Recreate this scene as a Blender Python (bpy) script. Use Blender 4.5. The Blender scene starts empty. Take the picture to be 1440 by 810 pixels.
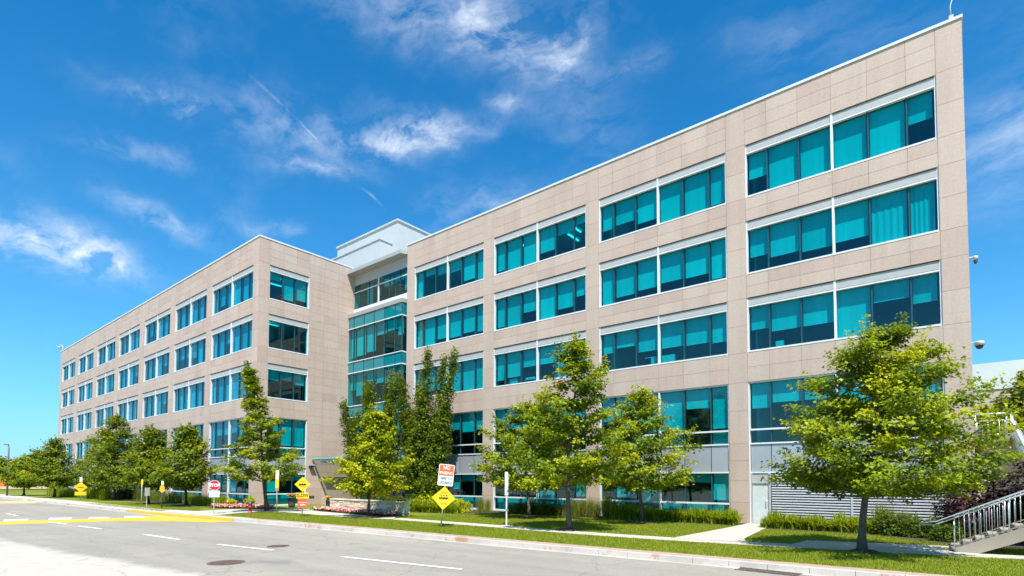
import bpy, math, random
import numpy as np
from mathutils import Vector, Matrix
R = math.radians
rnd = random.Random(11)
NR = np.random.default_rng(5)
sc = bpy.context.scene
col = sc.collection

# ------------------------------------------------------------------ materials
MC = {}
class NT:
    def __init__(s, name):
        s.m = bpy.data.materials.new(name); s.m.use_nodes = True
        s.t = s.m.node_tree; s.t.nodes.clear()
        s.out = s.t.nodes.new('ShaderNodeOutputMaterial')
    def n(s, typ, **kw):
        nd = s.t.nodes.new(typ)
        for k, v in kw.items():
            if k in nd.inputs: nd.inputs[k].default_value = v
            else: setattr(nd, k, v)
        return nd
    def l(s, a, b): s.t.links.new(a, b)
    def surf(s, o): s.l(o, s.out.inputs['Surface'])
    def math(s, op, a, b=None, c=None, clamp=False):
        nd = s.t.nodes.new('ShaderNodeMath'); nd.operation = op; nd.use_clamp = clamp
        for i, v in enumerate((a, b, c)):
            if v is None: continue
            if isinstance(v, (int, float)): nd.inputs[i].default_value = v
            else: s.l(v, nd.inputs[i])
        return nd.outputs[0]
    def mix(s, f, a, b, bl='MIX'):
        nd = s.t.nodes.new('ShaderNodeMix'); nd.data_type = 'RGBA'; nd.blend_type = bl
        for i, v in ((0, f), (6, a), (7, b)):
            if isinstance(v, (int, float)): nd.inputs[i].default_value = v
            elif isinstance(v, tuple): nd.inputs[i].default_value = (*v, 1)
            else: s.l(v, nd.inputs[i])
        return nd.outputs[2]
    def ramp(s, f, stops):
        nd = s.t.nodes.new('ShaderNodeValToRGB')
        e = nd.color_ramp.elements
        while len(e) < len(stops): e.new(0.5)
        for i, (p, c) in enumerate(stops):
            e[i].position = p; e[i].color = (*c, 1) if isinstance(c, tuple) else (c, c, c, 1)
        s.l(f, nd.inputs[0]); return nd.outputs[0]
    def noise(s, scale, detail=3, rough=.55, vec=None):
        nd = s.n('ShaderNodeTexNoise'); nd.inputs['Scale'].default_value = scale
        nd.inputs['Detail'].default_value = detail; nd.inputs['Roughness'].default_value = rough
        if vec is None: vec = s.pos()
        s.l(vec, nd.inputs['Vector']); return nd.outputs['Fac']
    def pos(s):
        if not hasattr(s, '_p'): s._p = s.n('ShaderNodeNewGeometry').outputs['Position']
        return s._p
    def attr(s, name='rnd'):
        a = s.n('ShaderNodeAttribute'); a.attribute_name = name; return a.outputs['Fac']
    def bump(s, h, strength=.3, dist=.02):
        b = s.n('ShaderNodeBump'); b.inputs['Strength'].default_value = strength; b.inputs['Distance'].default_value = dist
        s.l(h, b.inputs['Height']); return b.outputs['Normal']
    def bsdf(s, c, rough=.7, metal=0., normal=None, spec=.5):
        p = s.n('ShaderNodeBsdfPrincipled')
        if isinstance(c, tuple): p.inputs['Base Color'].default_value = (*c, 1)
        else: s.l(c, p.inputs['Base Color'])
        if isinstance(rough, (int, float)): p.inputs['Roughness'].default_value = rough
        else: s.l(rough, p.inputs['Roughness'])
        p.inputs['Metallic'].default_value = metal; p.inputs['Specular IOR Level'].default_value = spec
        if normal is not None: s.l(normal, p.inputs['Normal'])
        return p.outputs[0]

def simple(name, c, rough=.6, metal=0., var=.06, scale=6., bump=0., attrv=0., spec=.5):
    if name in MC: return MC[name]
    t = NT(name)
    f = t.noise(scale, 4)
    a = tuple(x * (1 - var) for x in c); b = tuple(min(1, x * (1 + var)) for x in c)
    cc = t.mix(t.ramp(f, [(.3, 0.), (.7, 1.)]), a, b)
    if attrv:
        k = t.math('ADD', t.math('MULTIPLY', t.attr(), 2 * attrv), 1 - attrv)
        cb = t.n('ShaderNodeCombineXYZ')
        for i in range(3): t.l(k, cb.inputs[i])
        cc = t.mix(1., cc, cb.outputs[0], 'MULTIPLY')
    nrm = t.bump(t.noise(scale * 6, 3), bump, .01) if bump else None
    t.surf(t.bsdf(cc, rough, metal, nrm, spec)); MC[name] = t.m
    return t.m

def mat_stone():
    t = NT('granite')
    at = t.attr()
    base = t.ramp(at, [(0., (.505, .37, .298)), (.4, (.545, .412, .335)), (.8, (.57, .44, .362)), (1., (.53, .38, .312))])
    sp = t.noise(9., 6, .8)
    base = t.mix(t.ramp(sp, [(.35, .0), (.75, 1.)]), t.mix(1., base, (.86, .85, .85), 'MULTIPLY'), t.mix(1., base, (1.1, 1.1, 1.1), 'MULTIPLY'))
    fine = t.noise(26., 2, .6)
    base = t.mix(t.ramp(fine, [(.30, .35), (.42, 0.)]), base, t.mix(1., base, (.55, .5, .48), 'MULTIPLY'))
    # rain streaks: stretched in z
    mp = t.n('ShaderNodeMapping'); mp.inputs['Scale'].default_value = (1.3, 1.3, .12); t.l(t.pos(), mp.inputs['Vector'])
    st = t.noise(1., 5, .6, mp.outputs[0])
    base = t.mix(t.ramp(st, [(.3, .6), (.56, 0.)]), base, t.mix(1., base, (.84, .80, .77), 'MULTIPLY'))
    t.surf(t.bsdf(base, .62, 0, t.bump(fine, .15, .005))); return t.m
def mat_glass(name, tint, ior=1.75):
    t = NT(name)
    nz = t.noise(.55, 1, .4)
    nrm = t.bump(nz, .05, .1)
    ge = t.n('ShaderNodeNewGeometry'); dp = t.n('ShaderNodeVectorMath'); dp.operation = 'DOT_PRODUCT'
    t.l(ge.outputs['Normal'], dp.inputs[0]); t.l(ge.outputs['Incoming'], dp.inputs[1])
    f0 = ((ior - 1) / (ior + 1)) ** 2        # Schlick, the same from both sides of the pane
    fres = t.math('ADD', t.math('MULTIPLY', t.math('POWER', t.math('SUBTRACT', 1., t.math('ABSOLUTE', dp.outputs['Value']), None, True), 5.), 1 - f0), f0)
    tr = t.n('ShaderNodeBsdfTransparent'); tr.inputs['Color'].default_value = (*tint, 1)
    gl = t.n('ShaderNodeBsdfGlossy'); gl.inputs['Roughness'].default_value = .015; gl.inputs['Color'].default_value = (.7, .97, 1, 1)
    t.l(nrm, gl.inputs['Normal'])
    m = t.n('ShaderNodeMixShader'); t.l(fres, m.inputs[0]); t.l(tr.outputs[0], m.inputs[1]); t.l(gl.outputs[0], m.inputs[2])
    t.surf(m.outputs[0]); return t.m
def mat_blind():
    t = NT('blind_fabric')
    at = t.attr()
    mp = t.n('ShaderNodeMapping'); mp.inputs['Scale'].default_value = (5., 5., .05); t.l(t.pos(), mp.inputs['Vector'])
    f = t.noise(1., 3, .6, mp.outputs[0])
    c = t.mix(t.ramp(f, [(.3, 0.), (.7, 1.)]), (.56, .58, .56), (.68, .68, .66))
    c = t.mix(at, t.mix(1., c, (.74, .76, .78), 'MULTIPLY'), c)
    t.surf(t.bsdf(c, .9)); return t.m
def mat_leaf(name, dark, mid, light, trans=.4):
    t = NT(name)
    at = t.attr()
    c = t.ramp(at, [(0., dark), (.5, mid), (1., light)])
    d = t.bsdf(c, .5, 0, None, .22)
    tl = t.n('ShaderNodeBsdfTranslucent')
    t.l(t.mix(1., c, (1.7, 1.55, .6), 'MULTIPLY'), tl.inputs['Color'])
    m = t.n('ShaderNodeMixShader'); m.inputs[0].default_value = trans
    t.l(d, m.inputs[1]); t.l(tl.outputs[0], m.inputs[2]); t.surf(m.outputs[0]); return t.m
def mat_asphalt():
    t = NT('asphalt')
    big = t.noise(.12, 4, .6); fine = t.noise(30., 3, .8); mid = t.noise(1.6, 5, .65)
    c = t.mix(t.ramp(big, [(.35, 0.), (.7, 1.)]), (.275, .246, .20), (.33, .298, .245))
    mp = t.n('ShaderNodeMapping'); mp.inputs['Scale'].default_value = (.05, 1.1, 1.); mp.inputs['Rotation'].default_value = (0, 0, R(-3)); t.l(t.pos(), mp.inputs['Vector'])
    lane = t.noise(1., 3, .5, mp.outputs[0])
    c = t.mix(t.ramp(lane, [(.4, .0), (.6, .35)]), c, t.mix(1., c, (1.25, 1.24, 1.22), 'MULTIPLY'))
    c = t.mix(t.ramp(mid, [(.35, .3), (.5, 0.)]), c, t.mix(1., c, (.82, .82, .82), 'MULTIPLY'))
    c = t.mix(t.ramp(fine, [(.38, .55), (.5, 0.), (.62, 0.)]), c, t.mix(1., c, (.6, .6, .6), 'MULTIPLY'))
    c = t.mix(t.ramp(fine, [(.6, 0.), (.72, .6)]), c, (.5, .47, .42))
    sv = t.n('ShaderNodeSeparateXYZ'); t.l(t.pos(), sv.inputs[0])
    lanec = t.math('ADD', sv.outputs['Y'], t.math('MULTIPLY', sv.outputs['X'], -.075))
    wv = t.math('ABSOLUTE', t.math('SINE', t.math('MULTIPLY', t.math('ADD', lanec, t.math('MULTIPLY', t.math('SUBTRACT', big, .5), .6)), 1.75)))
    c = t.mix(t.math('MULTIPLY', t.ramp(wv, [(.0, 1.), (.55, 0.)]), .35), c, t.mix(1., c, (.86, .85, .84), 'MULTIPLY'))
    oil = t.noise(.55, 3, .5)
    c = t.mix(t.ramp(oil, [(.66, 0.), (.74, .35)]), c, (.12, .11, .10))
    # pale concrete-dusted lane on the near side of the road
    sx = t.n('ShaderNodeSeparateXYZ'); t.l(t.pos(), sx.inputs[0])
    ed = t.math('SUBTRACT', t.math('MULTIPLY_ADD', sx.outputs['X'], .116, 7.58), sx.outputs['Y'])
    ed = t.math('ADD', ed, t.math('MULTIPLY', t.math('SUBTRACT', mid, .5), .8))
    ed = t.math('ADD', ed, t.math('MULTIPLY', t.math('SUBTRACT', big, .5), 1.2))
    pale = t.mix(t.ramp(mid, [(.35, 0.), (.65, 1.)]), (.44, .395, .32), (.52, .47, .385))
    pale = t.mix(t.ramp(fine, [(.38, .3), (.5, 0.)]), pale, (.40, .36, .30))
    c = t.mix(t.ramp(ed, [(.0, 0.), (.45, .85), (.9, 1.)]), c, pale)
    # cracks
    v = t.n('ShaderNodeTexVoronoi'); v.feature = 'DISTANCE_TO_EDGE'; v.inputs['Scale'].default_value = .23
    wp = t.n('ShaderNodeVectorMath'); wp.operation = 'ADD'
    nzc = t.n('ShaderNodeTexNoise'); nzc.inputs['Scale'].default_value = 1.1; nzc.inputs['Detail'].default_value = 4; t.l(t.pos(), nzc.inputs['Vector'])
    t.l(t.pos(), wp.inputs[0]); t.l(nzc.outputs['Color'], wp.inputs[1]); t.l(wp.outputs[0], v.inputs['Vector'])
    cr = t.ramp(v.outputs['Distance'], [(0.002, .5), (.006, 0.)])
    c = t.mix(cr, c, (.12, .11, .1))
    t.surf(t.bsdf(c, .88, 0, t.bump(fine, .5, .01))); return t.m
def mat_concrete(name, c, joint=0, dirt=.18, spots=0., rust=0.):
    t = NT(name)
    f = t.noise(.7, 5, .65); g = t.noise(22., 3, .7); h = t.noise(3., 5, .7)
    cc = t.mix(t.ramp(f, [(.35, 0.), (.65, 1.)]), tuple(x * (1 - dirt) for x in c), c)
    cc = t.mix(t.ramp(g, [(.35, .35), (.5, 0.)]), cc, tuple(x * .72 for x in c))
    cc = t.mix(t.ramp(h, [(.3, .5), (.42, 0.)]), cc, tuple(x * .8 for x in c))
    if rust:
        k = t.noise(.9, 6, .7)
        cc = t.mix(t.ramp(k, [(.53, 0.), (.6, rust)]), cc, (.42, .2, .1))
    t.surf(t.bsdf(cc, .85, 0, t.bump(g, .3, .01))); return t.m
def mat_grass_ground():
    t = NT('lawn_soil_and_turf')
    a = t.noise(.35, 4, .6); b = t.noise(5., 5, .7); f = t.noise(28., 3, .8)
    c = t.mix(t.ramp(a, [(.35, 0.), (.65, 1.)]), (.145, .19, .012), (.225, .26, .018))
    c = t.mix(t.ramp(b, [(.35, .4), (.55, 0.)]), c, (.15, .18, .015))
    c = t.mix(t.ramp(f, [(.35, .6), (.5, 0.)]), c, (.05, .085, .012))
    c = t.mix(t.ramp(f, [(.6, 0.), (.75, .5)]), c, (.30, .32, .06))
    t.surf(t.bsdf(c, .8, 0, t.bump(f, .8, .03), .2)); return t.m

STONE = mat_stone()
GLASS = mat_glass('teal_glass', (.006, .74, .79))
GLASSB = mat_glass('blue_teal_glass', (.02, .66, .82), 1.85)
BLIND = mat_blind()
WHITE = simple('white_aluminium', (.70, .71, .72), .4, 0, .03, 3)
HEADER = simple('pale_grey_metal_panel', (.43, .42, .405), .45, .0, .05, 3)
SPAN = simple('grey_metal_spandrel', (.38, .41, .45), .38, .2, .04, 1.2, 0, .05)
BRONZE = simple('dark_teal_mullion', (.02, .07, .085), .4)
COPING = simple('white_coping_metal', (.66, .67, .68), .4)
PENT = simple('white_cladding', (.50, .52, .515), .5, 0, .03, 1.)
TEAL = simple('teal_spandrel_glass', (.003, .20, .235), .06, 0, .05, .5, 0, .1, 1.)
INNER = simple('interior_wall_paint', (.48, .52, .52), .9)
CEILM = simple('interior_ceiling', (.62, .64, .64), .9)
CARP = simple('interior_carpet', (.20, .22, .23), .9)
STEEL = simple('galvanised_steel', (.62, .66, .68), .35, .6, .06, 8)
DARKM = simple('dark_metal', (.06, .06, .065), .5, .3)
CONC = mat_concrete('pavement_concrete', (.56, .50, .42))
KERBM = mat_concrete('kerb_concrete', (.62, .55, .48), 0, .22, 0, .75)
GUTM = mat_concrete('gutter_concrete', (.50, .45, .38), 0, .25)
PAVER = simple('pink_brick_paver', (.42, .285, .225), .85, 0, .18, 3., .3)
APRON = mat_concrete('pale_concrete_apron', (.60, .545, .46), 0, .1)
YEL = simple('yellow_road_paint', (.78, .42, .035), .7, 0, .14, 3., .2)
WPAINT = simple('white_road_paint', (.80, .79, .76), .7, 0, .12, 5., .2)
ASPH = mat_asphalt()
LAWN = mat_grass_ground()
MULCH = simple('dark_mulch', (.055, .038, .028), .95, 0, .5, 14., .8)
BARK = simple('tree_bark', (.105, .085, .068), .9, 0, .35, 12., .8)
BARKD = simple('dark_bark', (.05, .04, .034), .9, 0, .35, 12., .8)
SIGNY = simple('sign_yellow', (.92, .56, .01), .5, 0, .03)
SIGNR = simple('sign_red', (.62, .012, .02), .45, 0, .05)
SIGNO = simple('sign_orange_red', (.85, .12, .03), .5, 0, .05)
SIGNW = simple('sign_white', (.82, .82, .80), .5, 0, .03)
BLACK = simple('black_ink', (.015, .012, .012), .6)
SCON = mat_concrete('stair_concrete', (.36, .31, .25))
LEAFM = [mat_leaf('maple_leaf', (.065, .115, .004), (.165, .235, .006), (.42, .43, .010), .34),
         mat_leaf('dark_maple_leaf', (.035, .07, .006), (.08, .125, .007), (.17, .21, .012), .28),
         mat_leaf('yellow_maple_leaf', (.09, .14, .004), (.27, .32, .006), (.55, .53, .008), .35),
         mat_leaf('mid_green_leaf', (.055, .095, .005), (.13, .18, .006), (.27, .30, .012), .32),
         mat_leaf('purple_leaf', (.018, .007, .010), (.04, .012, .016), (.12, .03, .025), .2),
         mat_leaf('daylily_leaf', (.12, .18, .006), (.24, .31, .010), (.42, .45, .03)),
         mat_leaf('grass_blade', (.10, .14, .015), (.20, .24, .02), (.38, .37, .08)),
         mat_leaf('lime_shrub_leaf', (.20, .26, .006), (.42, .46, .010), (.62, .60, .02))]
PETR = simple('red_petal', (.60, .03, .035), .6, 0, .2, 3, 0, .3)
PETP = simple('pink_petal', (.78, .36, .30), .6, 0, .2, 3, 0, .2)
PETY = simple('yellow_petal', (.85, .6, .05), .6, 0, .2, 3, 0, .2)
emi = NT('office_light_tube'); e_ = emi.n('ShaderNodeEmission'); e_.inputs['Color'].default_value = (.9, 1, 1, 1); e_.inputs['Strength'].default_value = 1.1; emi.surf(e_.outputs[0]); LAMP = emi.m

# ------------------------------------------------------------------ mesh helpers
class MB:
    def __init__(s, T=None): s.v = []; s.f = []; s.mi = []; s.a = []; s.T = T; s.sm = []
    def add(s, vs, fs, mi=0, a=None, smooth=False):
        b = len(s.v)
        if s.T: vs = [s.T(*p) for p in vs]
        s.v += [tuple(p) for p in vs]
        a = rnd.random() if a is None else a
        for f in fs: s.f.append([i + b for i in f]); s.mi.append(mi); s.a.append(a); s.sm.append(smooth)
    def box(s, x0, x1, y0, y1, z0, z1, mi=0, a=None):
        s.add([(x0, y0, z0), (x1, y0, z0), (x1, y1, z0), (x0, y1, z0), (x0, y0, z1), (x1, y0, z1), (x1, y1, z1), (x0, y1, z1)],
              [(0, 3, 2, 1), (4, 5, 6, 7), (0, 1, 5, 4), (1, 2, 6, 5), (2, 3, 7, 6), (3, 0, 4, 7)], mi, a)
    def quad(s, pts, mi=0, a=None): s.add(pts, [tuple(range(len(pts)))], mi, a)
    def prism(s, poly, z0, z1, mi=0, a=None):      # polygon in x,y
        n = len(poly)
        vs = [(x, y, z0) for x, y in poly] + [(x, y, z1) for x, y in poly]
        s.add(vs, [tuple(range(n))[::-1], tuple(range(n, 2 * n))] + [(i, (i + 1) % n, n + (i + 1) % n, n + i) for i in range(n)], mi, a)
    def plate(s, poly, y0, y1, mi=0, a=None):      # polygon in x,z, thick in y
        n = len(poly)
        vs = [(x, y0, z) for x, z in poly] + [(x, y1, z) for x, z in poly]
        s.add(vs, [tuple(range(n)), tuple(range(n, 2 * n))[::-1]] + [(i, n + i, n + (i + 1) % n, (i + 1) % n) for i in range(n)], mi, a)
    def tube(s, pts, rad, n=8, mi=0, a=None, cap=True):
        pts = [Vector(p) for p in pts]
        if not isinstance(rad, (list, tuple)): rad = [rad] * len(pts)
        vs = []; fs = []
        for i, p in enumerate(pts):
            d = (pts[min(i + 1, len(pts) - 1)] - pts[max(i - 1, 0)]).normalized()
            u = d.cross(Vector((0, 0, 1)) if abs(d.z) < .95 else Vector((1, 0, 0))).normalized(); w = d.cross(u)
            for k in range(n):
                an = 2 * math.pi * k / n
                vs.append(p + (u * math.cos(an) + w * math.sin(an)) * rad[i])
        for i in range(len(pts) - 1):
            for k in range(n):
                fs.append((i * n + k, i * n + (k + 1) % n, (i + 1) * n + (k + 1) % n, (i + 1) * n + k))
        if cap: fs += [tuple(range(n))[::-1], tuple(range((len(pts) - 1) * n, len(pts) * n))]
        s.add([tuple(v) for v in vs], fs, mi, a, True)
    def lathe(s, prof, c=(0, 0, 0), n=20, mi=0, a=None):
        vs = []; fs = []
        for r, z in prof:
            for k in range(n):
                an = 2 * math.pi * k / n; vs.append((c[0] + r * math.cos(an), c[1] + r * math.sin(an), c[2] + z))
        for i in range(len(prof) - 1):
            for k in range(n): fs.append((i * n + k, i * n + (k + 1) % n, (i + 1) * n + (k + 1) % n, (i + 1) * n + k))
        fs += [tuple(range(n))[::-1], tuple(range((len(prof) - 1) * n, len(prof) * n))]
        s.add(vs, fs, mi, a, True)
def link(name, me, parent=None, loc=(0, 0, 0)):
    o = bpy.data.objects.new(name, me); col.objects.link(o); o.location = loc
    if parent: o.parent = parent
    return o
def obj(name, mb, mats, parent=None, loc=(0, 0, 0)):
    me = bpy.data.meshes.new(name); me.from_pydata(mb.v, [], mb.f)
    if not isinstance(mats, (list, tuple)): mats = [mats]
    for m in mats: me.materials.append(m)
    n = len(me.polygons)
    me.polygons.foreach_set('material_index', mb.mi); me.polygons.foreach_set('use_smooth', mb.sm)
    at = me.attributes.new('rnd', 'FLOAT', 'FACE'); at.data.foreach_set('value', mb.a)
    me.update(); return link(name, me, parent, loc)
def np_mesh(name, V, F, mat_idx, att, mats, nper):
    """V (N,3); faces given as flat loop list F with constant nper verts"""
    me = bpy.data.meshes.new(name)
    nf = len(F) // nper
    me.vertices.add(len(V)); me.vertices.foreach_set('co', V.astype(np.float32).ravel())
    me.loops.add(len(F)); me.loops.foreach_set('vertex_index', F.astype(np.int32))
    me.polygons.add(nf); me.polygons.foreach_set('loop_start', np.arange(0, nf * nper, nper, dtype=np.int32))
    for m in mats: me.materials.append(m)
    if mat_idx is not None: me.polygons.foreach_set('material_index', mat_idx.astype(np.int32))
    at = me.attributes.new('rnd', 'FLOAT', 'FACE'); at.data.foreach_set('value', att.astype(np.float32))
    me.update(calc_edges=True); return me
def tag(o, label=None, cat=None, group=None, kind=None):
    if label: o['label'] = label
    if cat: o['category'] = cat
    if group: o['group'] = group
    if kind: o['kind'] = kind
    return o
def empty(name, loc=(0, 0, 0), rz=0.):
    o = bpy.data.objects.new(name, None); col.objects.link(o); o.location = loc; o.rotation_euler = (0, 0, rz); o.empty_display_size = .3
    return o
def copy_tree(o, parent=None):
    c = o.copy(); col.objects.link(c)
    if parent: c.parent = parent
    for ch in list(o.children): copy_tree(ch, c)
    return c

# ------------------------------------------------------------------ camera, sun, sky
F, CY = 765.12, 643.98
yaw, pitch, roll = R(39.244), R(2.295), R(.175)
fw = Vector((-math.sin(yaw) * math.cos(pitch), math.cos(yaw) * math.cos(pitch), math.sin(pitch)))
rt = Vector((math.cos(yaw), math.sin(yaw), 0)); up = rt.cross(fw)
r2 = rt * math.cos(roll) + up * math.sin(roll); u2 = up * math.cos(roll) - rt * math.sin(roll)
cd = bpy.data.cameras.new('camera'); cam = bpy.data.objects.new('camera', cd); col.objects.link(cam)
cam.matrix_world = Matrix(((r2.x, u2.x, -fw.x, 0), (r2.y, u2.y, -fw.y, 0), (r2.z, u2.z, -fw.z, 2.255), (0, 0, 0, 1)))
cd.sensor_width = 36; cd.lens = F / 1440 * 36; cd.shift_y = (CY - 405) / 1440; cd.clip_end = 4000; cd.clip_start = .1
sc.camera = cam
EL, AZ = R(58), R(45)
sd = Vector((math.sin(AZ) * math.cos(EL), -math.cos(AZ) * math.cos(EL), math.sin(EL)))
sl = bpy.data.lights.new('sun', 'SUN'); sl.energy = 5.0; sl.angle = R(.53); sl.color = (1, .955, .88)
so = bpy.data.objects.new('sun', sl); col.objects.link(so); so.rotation_euler = sd.to_track_quat('Z', 'Y').to_euler(); so.location = (20, -20, 40)
CLOUDS = [
((-0.4994, 0.5759, 0.6473),(0.6052, 0.7423, -0.2878),(-0.6333, 0.2298, -0.739),0.1221,0.0345,0.60),
((-0.4227, 0.6455, 0.6361),(0.8691, 0.0367, 0.4933),(0.297, 0.7586, -0.5799),0.0597,0.0212,0.45),
((-0.6383, 0.5504, 0.5382),(0.7589, 0.6247, 0.1836),(-0.2281, 0.5191, -0.8237),0.0835,0.0211,0.95),
((-0.7196, 0.452, 0.5272),(0.6147, 0.7869, 0.0538),(-0.3712, 0.3487, -0.8606),0.1165,0.0363,0.22),
((-0.8198, 0.26, 0.5103),(0.3307, 0.9435, -0.0215),(-0.4736, 0.1462, -0.8685),0.0736,0.0143,0.26),
((-0.9348, 0.1668, 0.3135),(0.1963, 0.9792, -0.0505),(-0.2983, 0.0106, -0.9544),0.0719,0.0284,0.95),
((-0.9256, 0.2242, 0.3049),(0.1946, 0.9612, -0.1956),(-0.3284, -0.1241, -0.9364),0.0486,0.0161,0.50),
((-0.861, 0.2362, 0.4505),(0.3573, 0.9244, 0.1337),(-0.3719, 0.2722, -0.8875),0.0582,0.0142,0.25),
((-0.7559, 0.4451, 0.48),(0.5685, 0.8198, 0.0691),(-0.3544, 0.3199, -0.8787),0.0634,0.0119,0.40),
((-0.887, 0.2675, 0.3763),(0.2162, 0.9435, -0.2512),(-0.4135, -0.1446, -0.899),0.0679,0.0153,0.30),
((-0.5222, 0.6279, 0.5771),(0.7173, 0.6862, -0.1213),(-0.4696, 0.3474, -0.8117),0.0273,0.0084,0.45),
((-0.3539, 0.7108, 0.6078),(0.9408, 0.2841, 0.1847),(-0.0404, 0.6352, -0.7713),0.0375,0.0137,0.25),
((-0.5896, 0.6637, 0.4603),(0.8202, 0.5561, 0.1343),(-0.1593, 0.4474, -0.88),0.1055,0.0304,0.22),
((0.0576, 0.9006, 0.4308),(0.2547, 0.3757, -0.8911),(-0.9667, 0.1223, -0.2248),0.0617,0.0719,0.28),
((-0.1449, 0.7909, 0.5946),(0.9602, 0.2347, -0.1513),(-0.2589, 0.5447, -0.7976),0.0870,0.0363,0.16),
((-0.4301, 0.717, 0.5486),(0.7111, 0.6225, -0.3269),(-0.5678, 0.2342, -0.7891),0.0777,0.0386,0.14),
((-0.7431, 0.4087, 0.5299),(0.1465, 0.8522, -0.5023),(-0.6544, -0.2973, -0.6952),0.0536,0.0023,0.50),
((-0.7193, 0.5245, 0.4556),(0.2722, 0.8091, -0.5209),(-0.6407, -0.2515, -0.7255),0.0176,0.0018,0.45),
((-0.8178, 0.4164, 0.3972),(0.5132, 0.8519, 0.104),(-0.2883, 0.2853, -0.9141),0.0472,0.0094,0.25),
((-0.781, 0.342, 0.5226),(0.4737, 0.8804, 0.0235),(-0.4309, 0.255, -0.8656),0.1133,0.0275,0.12),
((-0.5971, 0.4735, 0.6475),(0.5743, 0.8049, -0.1494),(-0.5744, 0.2661, -0.7742),0.1171,0.0340,0.22),
]
def build_world():
    w = bpy.data.worlds.new('World'); sc.world = w; w.use_nodes = True
    nt = w.node_tree; nt.nodes.clear(); N = nt.nodes.new; Lk = nt.links.new
    out = N('ShaderNodeOutputWorld'); tc = N('ShaderNodeTexCoord'); d = tc.outputs['Generated']
    sky = N('ShaderNodeTexSky'); sky.sky_type = 'NISHITA'; sky.sun_disc = False
    sky.sun_elevation = EL; sky.sun_rotation = R(135); sky.air_density = 1.0; sky.dust_density = .6; sky.ozone_density = 2.5; sky.altitude = 100
    hs = N('ShaderNodeHueSaturation'); hs.inputs['Saturation'].default_value = 1.3; hs.inputs['Hue'].default_value = .49; Lk(sky.outputs[0], hs.inputs['Color'])
    tn = N('ShaderNodeMix'); tn.data_type = 'RGBA'; tn.blend_type = 'MULTIPLY'; tn.inputs[0].default_value = 1; tn.inputs[7].default_value = (.10, .98, 1.24, 1); Lk(hs.outputs[0], tn.inputs[6])
    def m(op, a, b=None, cl=False):
        n = N('ShaderNodeMath'); n.operation = op; n.use_clamp = cl
        for i, v in enumerate((a, b)):
            if v is None: continue
            if isinstance(v, (int, float)): n.inputs[i].default_value = v
            else: Lk(v, n.inputs[i])
        return n.outputs[0]
    def vm(op, a, b):
        n = N('ShaderNodeVectorMath'); n.operation = op
        for i, v in enumerate((a, b)):
            if v is None: continue
            if isinstance(v, tuple): n.inputs[i].default_value = v
            else: Lk(v, n.inputs[i])
        return n.outputs['Value'] if op == 'DOT_PRODUCT' else n.outputs[0]
    def noise(vec, sc_, det=5, ro=.6):
        n = N('ShaderNodeTexNoise'); n.inputs['Scale'].default_value = sc_; n.inputs['Detail'].default_value = det; n.inputs['Roughness'].default_value = ro
        Lk(vec, n.inputs['Vector']); return n
    wn = noise(d, 9., 4, .6)
    wv = vm('MULTIPLY', vm('SUBTRACT', wn.outputs['Color'], (.5, .5, .5)), (.075, .075, .06))
    dw = vm('ADD', d, wv)
    wn2 = noise(d, 34., 3, .6)
    dw2 = vm('ADD', dw, vm('MULTIPLY', vm('SUBTRACT', wn2.outputs['Color'], (.5, .5, .5)), (.018, .018, .014)))
    tot = None
    for i, (c, t1, t2, l1, l2, s) in enumerate(CLOUDS):
        thin = l2 < .004
        dd = d if thin else dw2
        v = vm('SUBTRACT', dd, c)
        a = m('MULTIPLY', vm('DOT_PRODUCT', v, t1), 1 / l1); b = m('MULTIPLY', vm('DOT_PRODUCT', v, t2), 1 / l2); k = m('MULTIPLY', vm('DOT_PRODUCT', v, c), 3.)
        if thin: # a slightly bowed contrail
            b = m('ADD', b, m('MULTIPLY', m('MULTIPLY', a, a), -.7))
        q = m('ADD', m('ADD', m('MULTIPLY', a, a), m('MULTIPLY', b, b)), m('MULTIPLY', k, k))
        g = m('MULTIPLY', m('EXPONENT', m('MULTIPLY', q, -1.)), s * 1.25)
        tot = g if tot is None else m('MAXIMUM', tot, g) if thin else m('ADD', tot, g)
    mp = N('ShaderNodeMapping'); mp.inputs['Rotation'].default_value = (R(18), R(-12), R(40)); mp.inputs['Scale'].default_value = (3., 11., 17.); Lk(dw, mp.inputs['Vector'])
    st = noise(mp.outputs[0], 1.6, 7, .62)
    fine = noise(dw2, 21., 6, .62)
    tex = m('MULTIPLY', m('ADD', m('MULTIPLY', m('SUBTRACT', st.outputs['Fac'], .40), 3.2), 0.02, True), m('ADD', m('MULTIPLY', fine.outputs['Fac'], 1.5), .15), True)
    cm = m('MULTIPLY', tot, m('ADD', m('MULTIPLY', tex, .95), .05), True)
    # broad thin veil
    vl = noise(d, 3.1, 5, .6)
    veil = m('MULTIPLY', m('SUBTRACT', vl.outputs['Fac'], .52, True), .6)
    cm = m('ADD', cm, m('MULTIPLY', veil, tex), True)
    # pale haze low over the horizon
    sx = N('ShaderNodeSeparateXYZ'); Lk(d, sx.inputs[0])
    hz = m('MULTIPLY', m('EXPONENT', m('MULTIPLY', m('MAXIMUM', sx.outputs['Z'], 0.), -6.4)), .86)
    cm = m('MINIMUM', cm, .9)
    bs = N('ShaderNodeBackground'); Lk(tn.outputs[2], bs.inputs['Color']); bs.inputs['Strength'].default_value = .106
    bh = N('ShaderNodeBackground'); bh.inputs['Color'].default_value = (.46, .64, .82, 1); bh.inputs['Strength'].default_value = .8
    bc = N('ShaderNodeBackground'); bc.inputs['Color'].default_value = (.86, .92, 1., 1); bc.inputs['Strength'].default_value = .80
    m0 = N('ShaderNodeMixShader'); Lk(hz, m0.inputs[0]); Lk(bs.outputs[0], m0.inputs[1]); Lk(bh.outputs[0], m0.inputs[2])
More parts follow.
